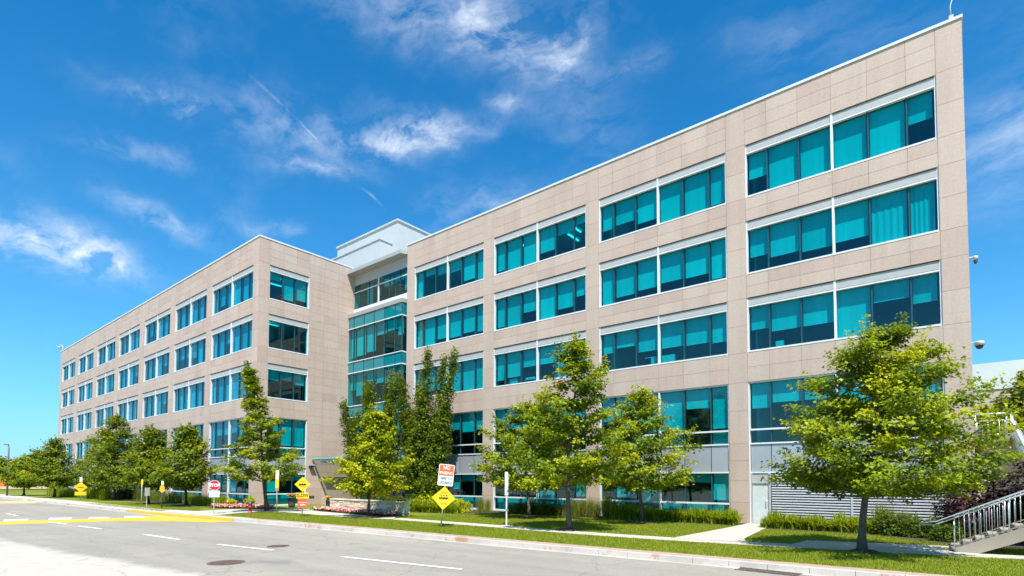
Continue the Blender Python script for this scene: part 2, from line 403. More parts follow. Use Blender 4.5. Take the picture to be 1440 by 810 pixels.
    m1 = N('ShaderNodeMixShader'); Lk(cm, m1.inputs[0]); Lk(m0.outputs[0], m1.inputs[1]); Lk(bc.outputs[0], m1.inputs[2])
    Lk(m1.outputs[0], out.inputs['Surface'])
build_world()
vs = sc.view_settings; vs.view_transform = 'Standard'; vs.look = 'None'; vs.exposure = .66; vs.gamma = 1; vs.use_curve_mapping = False
sc.render.engine = 'CYCLES'
sc.cycles.max_bounces = 8; sc.cycles.transparent_max_bounces = 12; sc.cycles.diffuse_bounces = 3; sc.cycles.glossy_bounces = 3; sc.cycles.caustics_reflective = False
sc.cycles.use_denoising = True

# ------------------------------------------------------------------ office building
bld = empty('office_building', (-20, 30, 0)); bld_off = Vector((20, -30, 0))
tag(bld, 'long beige granite office building of five storeys with teal glazed windows', 'building')
def part(name, mb, mats, parent=None):
    """a part given in world coordinates; the building's empty stands at its front wall"""
    o = obj(name, mb, mats, parent or bld)
    if parent is None: o.location = bld_off
    return o
def Tfront(Y): return lambda u, d, z: (u, Y + d, z)
def Tside(X): return lambda u, d, z: (X - d, u, z)      # a face looking towards +x
ROWS = [(20.26, 17.36), (16.1, 13.2), (11.95, 9.03)]
TOPZ = 22.37; G4 = 7.45
def wall_band(mb, u0, u1, z0, z1, us, zs, cut=0.):
    """stone spandrel: core plus thin panels with open joints"""
    mb.box(u0, u1 - cut, .012, .3, z0, z1, 1, .5)
    U = [u0] + [u for u in us if u0 + .2 < u < u1 - .2] + [u1]; Z = [z0] + [z for z in zs if z0 + .1 < z < z1 - .1] + [z1]
    g = .007
    for i in range(len(U) - 1):
        for j in range(len(Z) - 1):
            mb.box(U[i] + g, U[i + 1] - g, 0, .012, Z[j] + g, Z[j + 1] - g, 0, min(1, max(0, rnd.gauss(.5, .2))))
STONEJ = simple('stone_joint', (.36, .285, .235), .8)
PZ = sorted([20.31, 18.82, 17.36, 16.1, 14.66, 13.2, 11.95, 10.5, 9.03, 7.45, 5.95, 4.2, 3.3, 2.25, 1.1])
def wing_wall(T, piers, bays):
    mb = MB(T)
    for i, (a, b) in enumerate(piers): wall_band(mb, a, b, 0, TOPZ, [], PZ, .02 if i == 0 else 0.)
    for a, b in bays:
        M = (a + b) / 2; us = [M + k * 1.49 for k in (-2, -1, 0, 1, 2)] if b - a > 5 else [a + (b - a) * k / 3 for k in (1, 2)]
        wall_band(mb, a, b, 20.26, TOPZ, us, [20.98, 21.65])
        wall_band(mb, a, b, 16.1, 17.36, us, [16.72]); wall_band(mb, a, b, 11.95, 13.2, us, [12.57]); wall_band(mb, a, b, 7.45, 9.03, us, [8.25])
    part('stone_wall', mb, [STONE, STONEJ])
def panes_of(a, b, full=True):
    M = (a + b) / 2
    if b - a < 5: return [a + .07, a + (b - a) * .34, a + (b - a) * .66, b - .07], None
    L = [a + .07] + [M + k * 1.49 for k in (-2, -1, 0, 1, 2)] + [b - .07]
    return L, M
def window(T, a, b, z0, z1, blinds, glass=GLASS, items=0):
    L, M = panes_of(a, b)
    fr = MB(T)
    fr.box(a, a + .07, .05, .26, z0, z1); fr.box(b - .07, b, .05, .34, z0, z1)
    fr.box(a + .07, b - .07, -.015, .26, z0, z0 + .085)
    if M: fr.box(M - .05, M + .05, .035, .26, z0 + .085, z1)
    fr.box(a + .07, b - .07, .20, .26, z1 - .02, z1)
    for u in L[1:-1]:
        if M and abs(u - M) < .1: continue
        fr.box(u - .03, u + .03, .14, .30, z0 + .085, z1 - .5, 1)
    w = part('window', fr, [WHITE, BRONZE])
    hp = MB(T); segs = [(a + .07, M - .05), (M + .05, b - .07)] if M else [(a + .07, b - .07)]
    for s0, s1 in segs:
        hp.box(s0, s1, .06, .2, z1 - .40, z1 - .045); hp.box(s0, s1, .10, .2, z1 - .43, z1 - .40, 2); hp.box(s0, s1, .035, .2, z1 - .5, z1 - .43, 1)
    part('header_panel', hp, [HEADER, WHITE, BRONZE], w)
    gl = MB(T)
    for i in range(len(L) - 1):
        p, q = L[i] + .0, L[i + 1] - .0
        t = [rnd.uniform(-.006, .006) for _ in range(3)]
        gl.quad([(p, .19 + t[0], z0 + .085), (q, .19 + t[1], z0 + .085), (q, .19 + t[2], z1 - .5), (p, .19 + t[0] + t[2] - t[1], z1 - .5)])
    part('glass', gl, glass, w)
    if blinds:
        bl = MB(T); zt = z1 - .48; H = zt - z0 - .1
        for i in range(len(L) - 1):
            f = blinds[i % len(blinds)]
            if f <= 0: continue
            p, q = L[i] + .05, L[i + 1] - .09
            if f > .98 and rnd.random() < .3:      # drapery that hangs in folds
                n = 10; va = rnd.random()
                for k in range(n):
                    x0, x1 = p + (q - p) * k / n, p + (q - p) * (k + 1) / n
                    d0, d1 = .33 + .03 * (k % 2), .33 + .03 * ((k + 1) % 2)
                    bl.quad([(x0, d0, zt - H), (x1, d1, zt - H), (x1, d1, zt), (x0, d0, zt)], 0, va)
            else:
                bl.box(p, q, .38, .388, zt - H * f, zt, 0, rnd.random()); bl.box(p, q, .375, .395, zt - H * f - .03, zt - H * f, 0, .9)
        part('blind', bl, BLIND, w)
    if items:
        it = MB(T)
        for k in range(items):
            u = rnd.uniform(a + .6, b - 1.2); wd = rnd.uniform(.35, .9); h = rnd.uniform(.2, .55)
            it.box(u, u + wd, .5, .75, z0 + .1, z0 + .1 + h)
        part('desk_items', it, BLIND, w)
    return w
def curtain(T, a, b, glass=GLASS, low=True, side=False):
    """two storeys of glazing under one opening, grey spandrel between"""
    L, M = panes_of(a, b)
    fr = MB(T)
    z_low = .12 if low else 2.67
    fr.box(a, a + .06, .05, .26, 0, 7.45); fr.box(b - .06, b, .05, .26, 0, 7.45)
    if M: fr.box(M - .045, M + .045, .04, .26, z_low, 7.45)
    bars = [(7.38, 7.45), (4.88, 4.97), (4.15, 4.23), (2.64, 2.72)] + ([(.95, 1.04), (0, .12)] if low else [])
    segs = [(a + .06, M - .045), (M + .045, b - .06)] if M else [(a + .06, b - .06)]
    for z0, z1 in bars:
        for s0, s1 in segs: fr.box(s0, s1, .06, .26, z0, z1)
    gl = MB(T); sp = MB(T); bl = MB(T)
    for i, u in enumerate(L[1:-1]):
        if M and abs(u - M) < .1: continue
        fr.box(u - .025, u + .025, .12, .24, 4.23, 7.38, 1)
        fr.box(u - .015, u + .015, .105, .24, 2.72, 4.15, 1)
        if low: fr.box(u - .025, u + .025, .12, .24, .12, 2.64, 1)
    w = part('ground_window', fr, [WHITE, BRONZE])
    for i in range(len(L) - 1):
        p, q = L[i], L[i + 1]
        t = [rnd.uniform(-.006, .006) for _ in range(3)]
        def g(z0, z1): gl.quad([(p, .19 + t[0], z0), (q, .19 + t[1], z0), (q, .19 + t[2], z1), (p, .19 + t[0] + t[2] - t[1], z1)])
        g(4.23, 7.38)
        if low: g(.12, 2.64)
        sp.box(p + .02, q - .02, .11, .2, 2.73, 4.14)
        f = rnd.choice([.5, .55, .6, .6, .95, .95, .45])
        bl.box(p + .05, q - .08, .32, .33, 7.38 - 2.4 * f, 7.36)
        if f > .9: bl.box(p + .05, q - .08, .32, .33, 4.25, 4.9)
        if low:
            f = rnd.choice([.6, .7, .45, .9, .98, .3])
            bl.box(p + .05, q - .08, .32, .33, 2.62 - 1.6 * f, 2.62)
            bl.box(p + .02, q - .02, .45, .5, .1, .97, 0, 0.)
    part('glass', gl, glass, w); part('spandrel_panel', sp, SPAN, w); part('blind', bl, BLIND, w)
    return w
# right wing
RB = [(-8.43, -.31), (-17.40, -9.42), (-26.32, -18.34), (-35.28, -27.32)]
RP = [(-.31, .62), (-9.42, -8.43), (-18.34, -17.40), (-27.32, -26.32), (-36.2, -35.28)]
TF = Tfront(30)
wing_wall(TF, RP, RB)
RBL = [[[.55, 1, 1, 1, 1, .5], [.6, .7, .75, .72, 1, 1], [.5, .6, .6, 1, .35, .5]],
       [[.65, .6, .75, 1, 1, .88], [1, .8, .75, .7, .72, .9], [.5, .4, .6, .6, .62, .66]],
       [[.85, .9, .93, .7, .33, .2], [.88, 1, .6, 1, .75, .5], [.8, .75, .5, .5, 1, .6]],
       [[.9, .2, .3, .35, .8, .9], [1, 1, .8, .85, .8, .85], [.8, .8, .8, 1, 1, 1]]]
for k, (a, b) in enumerate(RB):
    for j, (zt, zb) in enumerate(ROWS):
        window(TF, a, b, zb, zt, RBL[k][j], GLASS, items=(3 if j == 2 and k in (1, 2) else 1 if j == 2 else 0))
    curtain(TF, a, b, GLASS, low=(k != 0))
# door and louvres below bay one
dm = MB(TF); dm.box(-8.36, -8.30, .06, .2, 0, 2.64); dm.box(-7.50, -7.40, .05, .2, 0, 2.64); dm.box(-8.30, -7.50, .06, .2, 2.1, 2.17); dm.box(-8.30, -7.50, .10, .2, 2.17, 2.64)
dr = part('door_frame', dm, HEADER)
dm = MB(TF); dm.box(-8.29, -7.51, .11, .17, .02, 2.095); part('door', dm, simple('door_paint', (.56, .60, .57), .45), dr)
dm = MB(TF); dm.tube([(-7.6, .11, .95), (-7.6, .03, .97), (-7.6, .03, 1.28), (-7.6, .11, 1.3)], .014); part('door_handle', dm, STEEL, dr)
lm = MB(TF)
posts = [-7.40, -3.85, -.37]
for i in range(2):
    p, q = posts[i] + .04, posts[i + 1] - .04
    z = .16
    while z < 2.58:
        lm.add([(p, .05, z), (q, .05, z), (q, .11, z + .03), (p, .11, z + .03), (p, .05, z + .05), (q, .05, z + .05), (q, .11, z + .08), (p, .11, z + .08)],
               [(0, 3, 2, 1), (4, 5, 6, 7), (0, 1, 5, 4), (1, 2, 6, 5), (2, 3, 7, 6), (3, 0, 4, 7)], 0)
        z += .13
    lm.box(p, q, .22, .25, 0, 2.64, 1)
    lm.box(p, q, .06, .2, 0, .12)
for u in posts[1:]: lm.box(u - .04, u + .04, .03, .2, 0, 2.64)
part('louvre', lm, [simple('louvre_aluminium', (.50, .51, .52), .5, .0), DARKM])
# left wing, nearer the road
XC, YL = -44.29, 21.09
LB = [(-53.45, -45.32), (-62.45, -54.60), (-71.6, -63.75), (-80.8, -73.15), (-90.2, -82.2), (-99.6, -91.8), (-109.0, -101.2)]
LP = [(-45.32, XC)] + [(LB[i + 1][1], LB[i][0]) for i in range(6)] + [(-110.2, -109.0)]
TL = Tfront(YL)
wing_wall(TL, LP, LB)
for k, (a, b) in enumerate(LB):
    for j, (zt, zb) in enumerate(ROWS):
        window(TL, a, b, zb, zt, [1 if rnd.random() < .75 else rnd.choice([.6, .7, .5]) for _ in range(6)], GLASSB)
    curtain(TL, a, b, GLASSB)
TS = Tside(XC)
SW = (21.97, 25.63)
mb = MB(TS)
wall_band(mb, YL + .014, SW[0], 0, TOPZ, [], PZ)
wall_band(mb, SW[0], SW[1], 20.26, TOPZ, [23.2, 24.4], [20.98, 21.65])
wall_band(mb, SW[0], SW[1], 16.1, 17.36, [23.2, 24.4], [16.72]); wall_band(mb, SW[0], SW[1], 11.95, 13.2, [23.2, 24.4], [12.57]); wall_band(mb, SW[0], SW[1], 7.45, 9.03, [23.2, 24.4], [8.25])
zs = [i * .715 for i in range(1, 31)]
wall_band(mb, SW[1], 33., 0, TOPZ, [27.1, 28.6, 30.1, 31.6], zs)
part('stone_wall', mb, [STONE, STONEJ])
for j, (zt, zb) in enumerate(ROWS):
    window(TS, SW[0], SW[1], zb, zt, [[.25, .85, .75], [0, 0, 0, ], [.35, .3, .4]][j], GLASS)
curtain(TS, *SW)
# bodies, end walls, roofs
mb = MB(); wall = lambda *a: mb.box(*a, 0, .5)
mb = MB(lambda u, d, z: (.62 - d, u, z)); wall_band(mb, 30.014, 52, 0, TOPZ, [30 + 1.49 * i for i in range(1, 15)], PZ); part('end_wall', mb, [STONE, STONEJ])
mb = MB(lambda u, d, z: (-110.2 + d, u, z)); wall_band(mb, YL + .31, 45, 0, TOPZ, [21 + 1.49 * i for i in range(1, 16)], PZ); part('end_wall', mb, [STONE, STONEJ])
mb = MB(); mb.box(-36.2, .3, 51.7, 52, 0, TOPZ, 0, .5); mb.box(-109.9, XC - .31, 44.7, 45, 0, TOPZ, 0, .5); mb.box(XC - .31, -36.21, 44.7, 45, 0, TOPZ, 0, .5)
mb.box(-36.2, -35.9, 30.31, 51.69, 0, TOPZ, 0, .5); mb.box(XC - .3, XC, 33.01, 44.69, 0, TOPZ, 0, .5)
part('rear_wall', mb, STONE)
mb = MB(); mb.box(-35.89, .31, 30.31, 51.69, 21.6, 21.9); mb.box(-109.89, XC - .31, YL + .31, 44.69, 21.6, 21.9); mb.box(XC + .01, -36.21, 34.01, 44.69, 21.6, 21.9)
part('roof', mb, simple('roof_gravel', (.3, .3, .29), .9))
mb = MB()
mb.box(-36.22, .66, 29.95, 30.34, TOPZ, 22.5); mb.box(.28, .66, 30.34, 52.06, TOPZ, 22.5); mb.box(-36.22, .28, 51.66, 52.06, TOPZ, 22.5); mb.box(-36.22, -35.86, 30.34, 51.66, TOPZ, 22.5)
mb.box(-110.28, XC + .04, YL - .05, YL + .34, TOPZ, 22.5); mb.box(XC - .34, XC + .04, YL + .34, 29.40, TOPZ, 22.5); mb.box(-110.28, -109.86, YL + .34, 45, TOPZ, 22.5)
mb.box(XC - .34, XC + .04, 29.40, 33, TOPZ, 22.5)
part('coping', mb, COPING)
# interiors seen through the glass
def interior(x0, x1, y, depth, lights):
    mb = MB()
    for k, (a, b) in enumerate([(20.2, TOPZ - .7), (16.16, 17.3), (12.0, 13.15), (7.5, 8.98), (2.75, 4.1)]):
        mb.box(x0 + .31, x1 - .31, y + .4, y + depth, a, a + .08, 1); mb.box(x0 + .31, x1 - .31, y + .4, y + depth, a + .08, b, 2)
    mb.box(x0 + .31, x1 - .31, y + .4, y + depth, .02, .1, 2)
    mb.box(x0 + .31, x1 - .31, y + depth + .01, y + depth + .15, .1, 21.5, 0)
    x = x1 - 9
    while x > x0 + 3:
        mb.box(x - .06, x + .06, y + 1.6, y + depth, .1, 21.5, 0); x -= 9.
    part('interior', mb, [INNER, CEILM, CARP])
interior(-36.2, .62, 30, 8, 0); interior(-110.2, XC, YL, 8, 0)
for (x, y, z, L_) in [(-1.9, 32.2, 20.1, 1.3), (-15.4, 32.4, 20.1, 1.4), (-16, 33.4, 20.1, 1.2), (-20.6, 32.3, 20.1, 1.4), (-21.5, 33.4, 20.1, 1.4), (-25.2, 32.6, 20.1, 1.2), (-46.5, 23.5, 20.1, 1.2), (-48.2, 24.6, 20.1, 1.2), (-47, 23.6, 15.98, 1.2), (-30, 33, 20.1, 1.3), (-31, 32.4, 11.85, 1.2), (-46.4, 24, 11.85, 1.2)]:
    lb = MB(); lb.box(x - .06, x + .06, y - L_ / 2, y + L_ / 2, z, z + .05)
    part('ceiling_light', lb, LAMP)
# glazed link
LX = [-44.24, -43.39, -41.83, -40.33, -38.81, -37.35, -36.42]
YF = 29.65
TK = Tfront(YF)
fr = MB(TK); gl = MB(TK); tg = MB(TK); bl = MB(TK)
vis = [(13.2, 16.35), (9.05, 12.15), (4.9, 8.0)]
spn = [(16.35, 17.45), (12.15, 13.2), (8.0, 9.05), (3.95, 4.9)]
for z in (16.35, 13.2, 12.15, 9.05, 8.0, 4.9): fr.box(LX[0], LX[-1] + .04, -.04, .1, z - .036, z + .036)
for x in LX[1:-1]:
    fr.box(x - .025, x + .025, -.005, .09, 3.95, 17.4, 1)
fr.box(LX[-1] - .03, LX[-1] + .03, -.01, .09, 3.95, 17.4, 1)
for i in range(6):
    for z0, z1 in vis:
        t = rnd.uniform(-.006, .006); gl.quad([(LX[i], .05 + t, z0 + .05), (LX[i + 1], .05, z0 + .05), (LX[i + 1], .05 - t, z1 - .05), (LX[i], .05, z1 - .05)])
    for z0, z1 in spn: tg.box(LX[i] + .02, LX[i + 1] - .02, .03, .12, z0 + .05, z1 - .05)
for z0, z1 in spn: tg.box(LX[-1] - .06, LX[-1] - .01, .13, .7, z0 + .05, z1 - .05)
BF = [[.88, .85, .8, .35, .3, .5], [.5, .7, .3, .4, .6, .6], [.6] * 6]
for r, (z0, z1) in enumerate(vis):
    for i in range(6):
        f = BF[r][i]; bl.box(LX[i] + .1, LX[i + 1] - .1, .32, .33, z1 - .1 - (z1 - z0 - .2) * f, z1 - .1)
for z0, z1 in vis:
    gl.quad([(LX[-1] - .01, .09, z0), (LX[-1] - .01, .7, z0), (LX[-1] - .01, .7, z1), (LX[-1] - .01, .09, z1)])
for z in (16.35, 13.2, 12.15, 9.05, 8.0, 4.9): fr.box(LX[-1] - .02, LX[-1] + .03, .1, .7, z - .05, z + .05)
w = part('glazed_link', fr, [WHITE, BRONZE]); part('glass', gl, GLASS, w); part('spandrel_glass', tg, TEAL, w); part('blind', bl, BLIND, w)
mb = MB(); mb.box(-44.28, -36.37, 29.6, 30.2, 17.45, 17.8); part('ledge', mb, simple('ledge_grey', (.33, .325, .315), .6))
TU = Tfront(30.25)
fr = MB(TU); fr.box(-44.28, -36.21, -.03, .1, 17.8, 18.35); fr.box(-44.28, -36.21, -.02, .1, 20.0, 20.08); fr.box(-40.56, -40.46, -.05, .1, 18.35, 20.71)
fr.box(-44.28, -36.21, -.02, .1, 18.35, 18.42)
for x in (-43.45, -41.95, -38.95, -37.45): fr.box(x - .025, x + .025, .0, .1, 18.42, 20.71, 1)
w = part('clerestory_window', fr, [WHITE, BRONZE])
gl = MB(TU); 
for a, b in zip([-44.28, -43.45, -41.95, -40.5, -38.95, -37.45], [-43.45, -41.95, -40.5, -38.95, -37.45, -36.21]):
    t = rnd.uniform(-.006, .006); gl.quad([(a, .05 + t, 18.42), (b, .05, 18.42), (b, .05 - t, 20.71), (a, .05, 20.71)])
part('glass', gl, GLASS, w)
bl = MB(TU); 
for a, b, f in ((-42.9, -42.0, 1), (-40.3, -39.0, .35), (-38.8, -37.5, .3), (-37.4, -36.6, .8)): bl.box(a, b, .5, .51, 20.6 - 2.1 * f, 20.6)
part('blind', bl, BLIND, w)
mb = MB(TU); mb.box(-44.28, -36.21, .02, .15, 20.71, 21.64); part('soffit_wall', mb, HEADER)
mb = MB(); mb.prism([(-44.28, 29.43), (-36.42, 29.43), (-36.21, 29.95), (-36.21, 34), (-44.28, 34)], 21.64, 21.96); part('roof_canopy', mb, simple('soffit_metal', (.36, .37, .365), .5))
mb = MB()
for z in (4.0, 8.2, 12.3, 16.5): mb.box(-44.28, -36.21, 30.4, 38, z, z + .5, 1 if z > 5 else 1)
mb.box(-44.28, -36.21, 38, 38.2, 0, 21.5); mb.box(-40.4, -40.25, 32, 38, 4.6, 20.6)
part('interior', mb, [INNER, CEILM])
# penthouse
mb = MB(); mb.box(-52.3, -41.95, 33.5, 46, 21.95, 27.65); mb.box(-51.2, -42.78, 32.0, 33.49, 21.97, 25.5)
mb.box(-51.3, -42.70, 31.92, 33.47, 25.5, 25.62); mb.box(-52.42, -41.84, 33.39, 46.1, 27.65, 27.82)
part('penthouse', mb, PENT)
mb = MB()
mb.box(-47.2, -46.9, 33.44, 33.49, 26.1, 26.4); part('vent_grille', mb, DARKM)
# entrance under the link
mb = MB(); 
for x in (-44.1, -42.3, -41.0, -39.7, -38.4, -36.3): mb.box(x - .05, x + .05, 31.4, 31.5, 0, 3.9)
mb.box(-44.2, -36.2, 31.4, 31.5, 2.4, 2.5); mb.box(-44.2, -36.2, 31.38, 31.52, 3.8, 3.95)
w = part('entrance_doors', mb, WHITE)
mb = MB(); mb.quad([(-44.2, 31.45, 0), (-36.2, 31.45, 0), (-36.2, 31.45, 3.9), (-44.2, 31.45, 3.9)]); part('glass', mb, GLASS, w)
for x in (-37.0, -38.6):
    mb = MB(); mb.tube([(x, 28.6, 0), (x, 28.6, 3.9)], .16, 16); part('column', mb, PENT)
mb = MB(); mb.box(-44.2, -36.6, 26.2, 30.2, 4.02, 4.1)
CGL = mat_glass('canopy_glass', (.78, .82, .78), 1.5)
w = part('entrance_canopy', mb, CGL)
mb = MB()
for x in (-43.42, -40.2, -37.2): mb.box(x - .2, x + .2, 26.6, 30.2, 3.7, 3.98)
mb.box(-44.25, -36.6, 26.15, 26.3, 3.86, 4.0); mb.box(-44.25, -36.6, 29.3, 29.45, 3.75, 3.98)
for x in (-42.6, -39.6): mb.tube([(x, 26.5, 3.8), (x, 30., 2.9)], .05, 6)
ce = MB(); ce.box(-44.25, -36.55, 26.12, 26.19, 4.0, 4.14); ce.box(-36.59, -36.53, 26.2, 30.2, 4.0, 4.14); part('glass_edge', ce, simple('pale_teal_glass_edge', (.22, .46, .46), .2), w)
part('canopy_beam', mb, simple('canopy_steel', (.22, .25, .25), .4, .3), w)
# side-wall fittings
def wall_lamp(loc, s=1.):
    mb = MB(); x, y, z = loc
    mb.box(x, x + .12, y - .06, y + .06, z, z + .08); mb.box(x + .05, x + .40 * s, y - .22 * s, y + .22 * s, z - .04, z + .05, 1)
    mb.add([(x + .05, y - .2 * s, z - .04), (x + .38 * s, y - .2 * s, z - .04), (x + .38 * s, y + .2 * s, z - .04), (x + .05, y + .2 * s, z - .04), (x + .02, y - .12, z - .3), (x + .2, y - .12, z - .3), (x + .2, y + .12, z - .3), (x + .02, y + .12, z - .3)],
           [(0, 1, 2, 3), (7, 6, 5, 4), (0, 4, 5, 1), (1, 5, 6, 2), (2, 6, 7, 3), (3, 7, 4, 0)], 0)
    part('wall_lamp', mb, [DARKM, PENT])
wall_lamp((XC, 26.0, 3.5))
mb = MB(); mb.box(XC, XC + .05, 25.95, 26.15, .62, .78); mb.box(XC, XC + .05, 26.2, 26.4, .62, .78); part('wall_outlet', mb, DARKM)
def dome_cam(p, r):
    mb = MB(); mb.lathe([(r, .05), (r, .2), (r * .9, .24)], (p[0], p[1], p[2]), 14, 0); mb.lathe([(.02, -.1), (r * .6, -.06), (r * .85, .05)], (p[0], p[1], p[2]), 14, 1)
    mb.box(.62, p[0], p[1] - .04, p[1] + .04, p[2] + .18, p[2] + .24, 0)
    part('dome_camera', mb, [PENT, DARKM])
dome_cam((.84, 30.3, 12.0 - .35), .09); dome_cam((.88, 30.25, 7.95), .17)
mb = MB(); mb.tube([(-110.1, 21.3, 22.5), (-110.1, 21.3, 23.3), (-110.4, 21.1, 23.6), (-110.8, 21., 23.5)], .06); mb.lathe([(.05, -.35), (.2, -.25), (.28, 0), (.05, .05)], (-110.9, 21., 23.35), 12); part('roof_camera', mb, PENT)
mb = MB(); mb.box(.2, .36, 30.1, 30.26, 22.5, 22.75); mb.tube([(.28, 30.2, 22.7), (.25, 30.2, 23.2), (.5, 30.2, 24.2)], .022); part('roof_antenna', mb, PENT)

# ------------------------------------------------------------------ ground
def smooth_line(pts, n=8):
    out = []
    P = [pts[0]] + list(pts) + [pts[-1]]
    for i in range(1, len(P) - 2):
        for k in range(n):
            t = k / n; a, b, c, d = P[i - 1], P[i], P[i + 1], P[i + 2]
            out.append(tuple(.5 * (2 * b[j] + (c[j] - a[j]) * t + (2 * a[j] - 5 * b[j] + 4 * c[j] - d[j]) * t * t + (3 * b[j] - a[j] - 3 * c[j] + d[j]) * t ** 3) for j in (0, 1)))
    out.append(tuple(pts[-1])); return out
def offset(line, d):
    out = []
    for i, p in enumerate(line):
        a = line[max(i - 1, 0)]; b = line[min(i + 1, len(line) - 1)]
        tx, ty = b[0] - a[0], b[1] - a[1]; l = math.hypot(tx, ty)
        dd = d[i] if isinstance(d, list) else d
        out.append((p[0] + ty / l * dd, p[1] - tx / l * dd))
    return out
ZR = -.15
KERB = smooth_line([(60, 19.5), (30, 18.0), (12, 16.9), (4, 16.3), (-4, 15.75), (-12, 15.25), (-20, 14.85), (-28, 14.4), (-34, 13.7), (-40, 13.1), (-50, 12.9), (-62, 12.8), (-78, 12.4), (-100, 12), (-160, 12), (-400, 16)])
mb = MB(); mb.quad([(-900, -700, -.3), (900, -700, -.3), (900, 1200, -.3), (-900, 1200, -.3)]); g = obj('ground', mb, LAWN); tag(g, kind='structure')
# far ground stays below; the lawn plateau carries the building
mb = MB(); poly = offset(KERB, .2) ; poly = poly + [(-400, 90), (60, 90)]; mb.quad([(x, y, 0) for x, y in poly]); g = obj('lawn_ground', mb, LAWN); tag(g, kind='structure')
mb = MB(); mb.quad([(x, y, ZR) for x, y in KERB + [(-400, -60), (60, -60)]]); g = obj('road', mb, ASPH); tag(g, kind='structure')
def strip(name, la, lb, z, mat, kind='structure', thick=None):
    mb = MB(); n = len(la)
    vs = [(x, y, z) for x, y in la] + [(x, y, z) for x, y in lb]
    mb.add(vs, [(i, i + 1, n + i + 1, n + i) for i in range(n - 1)], 0, .5)
    if thick:
        vs = [(x, y, z) for x, y in la] + [(x, y, thick) for x, y in la]
        mb.add(vs, [(i, n + i, n + i + 1, i + 1) for i in range(n - 1)], 0, .5)
    o = obj(name, mb, mat); tag(o, kind=kind); return o
# kerb in segments with joints
mb = MB(); k0 = offset(KERB, -.0); k1 = offset(KERB, .19)
kk = []; acc = 0
for i in range(len(KERB) - 1):
    (ax, ay), (bx, by) = KERB[i], KERB[i + 1]; L_ = math.hypot(bx - ax, by - ay); nseg = max(1, round(L_ / 2.4)) if ax > -120 else 1
    for k in range(nseg):
        t0, t1 = k / nseg, (k + 1) / nseg - (.012 / L_ * 1 if ax > -60 else 0)
        q = lambda A, t: (A[i][0] + (A[i + 1][0] - A[i][0]) * t, A[i][1] + (A[i + 1][1] - A[i][1]) * t)
        a0, a1, b0, b1 = q(k0, t0), q(k0, t1), q(k1, t0), q(k1, t1)
        mb.prism([a1, a0, b0, b1], ZR - .05, .012)
g = obj('kerb', mb, KERBM); tag(g, kind='structure')
strip('gutter', offset(KERB, -.30), offset(KERB, -.003), ZR + .004, GUTM)
wd = [1.0 if x > -34 else min(2.2, 1.0 + (-34 - x) * .15) for x, y in KERB]
strip('paver_edge', offset(KERB, .192), offset(KERB, [.75 if x > -32 else .5 for x, y in KERB]), .006, PAVER)
lp = [p for p in KERB if p[0] < -31]
strip('left_pavement', offset(lp, .195), offset(lp, [min(2.0, .8 + (-31 - x) * .12) for x, y in lp]), .010, CONC)
def sheet(name, poly, z, mat, kind='structure'):
    mb = MB(); mb.quad([(x, y, z) for x, y in poly], 0, .5); o = obj(name, mb, mat); tag(o, kind=kind); return o
WALK = smooth_line([(20, 27), (8, 24.3), (2, 22.25), (-1.5, 21.3), (-4.3, 20.75), (-8, 20.1), (-12.5, 19.8), (-19, 19.95), (-25, 19.95)], 6)
PATHS = []
wl = offset(WALK, -.55); wr = offset(WALK, .55)
PATHS.append(wl + wr[::-1])
strip('footpath', wl, wr, .014, CONC)
P1 = [(-4.6, 20.75), (0.4, 21.75), (0.2, 24.2), (-1.6, 23.8), (-4.4, 22.9)]
P2 = [(-8.6, 20.4), (-6.0, 20.75), (-6.4, 22.1), (-7.3, 29.99), (-8.5, 29.99), (-8.45, 26.8)]
P3 = [(-24.5, 19.4), (-27.5, 18.7), (-31.3, 18.7), (-35.0, 18.8), (-37.0, 18.0), (-36.3, 16.2), (-34.9, 13.9), (-42., 13.6), (-44, 14.9), (-40.8, 15.4), (-41.5, 18.6), (-39.5, 20.1), (-37.8, 22.5), (-37.8, 26.8), (-43.9, 26.8), (-43.9, 31.3), (-36.3, 31.3), (-36.3, 22.9), (-34.5, 20.9), (-25.5, 20.5)]
for i, p in enumerate((P1, P2, P3)):
    PATHS.append(p); sheet('footpath' if i < 2 else 'entrance_plaza', p, .018 + .004 * i, CONC)
# markings
def mark(name, polys, mat, z=ZR + .008):
    mb = MB()
    for p in polys: mb.quad([(x, y, z) for x, y in p], 0, .5)
    o = obj(name, mb, mat); tag(o, kind='structure'); return o
mark('yellow_crossing_paint', [[(-40.9, 2.), (-38.2, 2.), (-38.2, 5.2), (-36.6, 9.9), (-33.8, 12.0), (-31.6, 13.0), (-31.6, 13.85), (-39.8, 12.85), (-39.4, 10.4), (-40.3, 8.0), (-40.9, 5.6)]], YEL)
strip('yellow_kerb_paint', [(x, y) for x, y in offset(KERB, -.012) if -46.5 < x < -31.3], [(x, y) for x, y in offset(KERB, .2) if -46.5 < x < -31.3], .018, YEL, thick=ZR + .01)
mark('yellow_hump_paint', [[(-77, 8.5), (-71.5, 8.5), (-68.5, 11.6), (-72., 12.4), (-77, 12.)]], simple('faded_orange_paint', (.66, .42, .22), .8, 0, .15, 2.), ZR + .008)
def dash(a, b, w=.075):
    dx, dy = b[0] - a[0], b[1] - a[1]; l = math.hypot(dx, dy); nx, ny = -dy / l * w, dx / l * w
    return [(a[0] - nx, a[1] - ny), (b[0] - nx, b[1] - ny), (b[0] + nx, b[1] + ny), (a[0] + nx, a[1] + ny)]
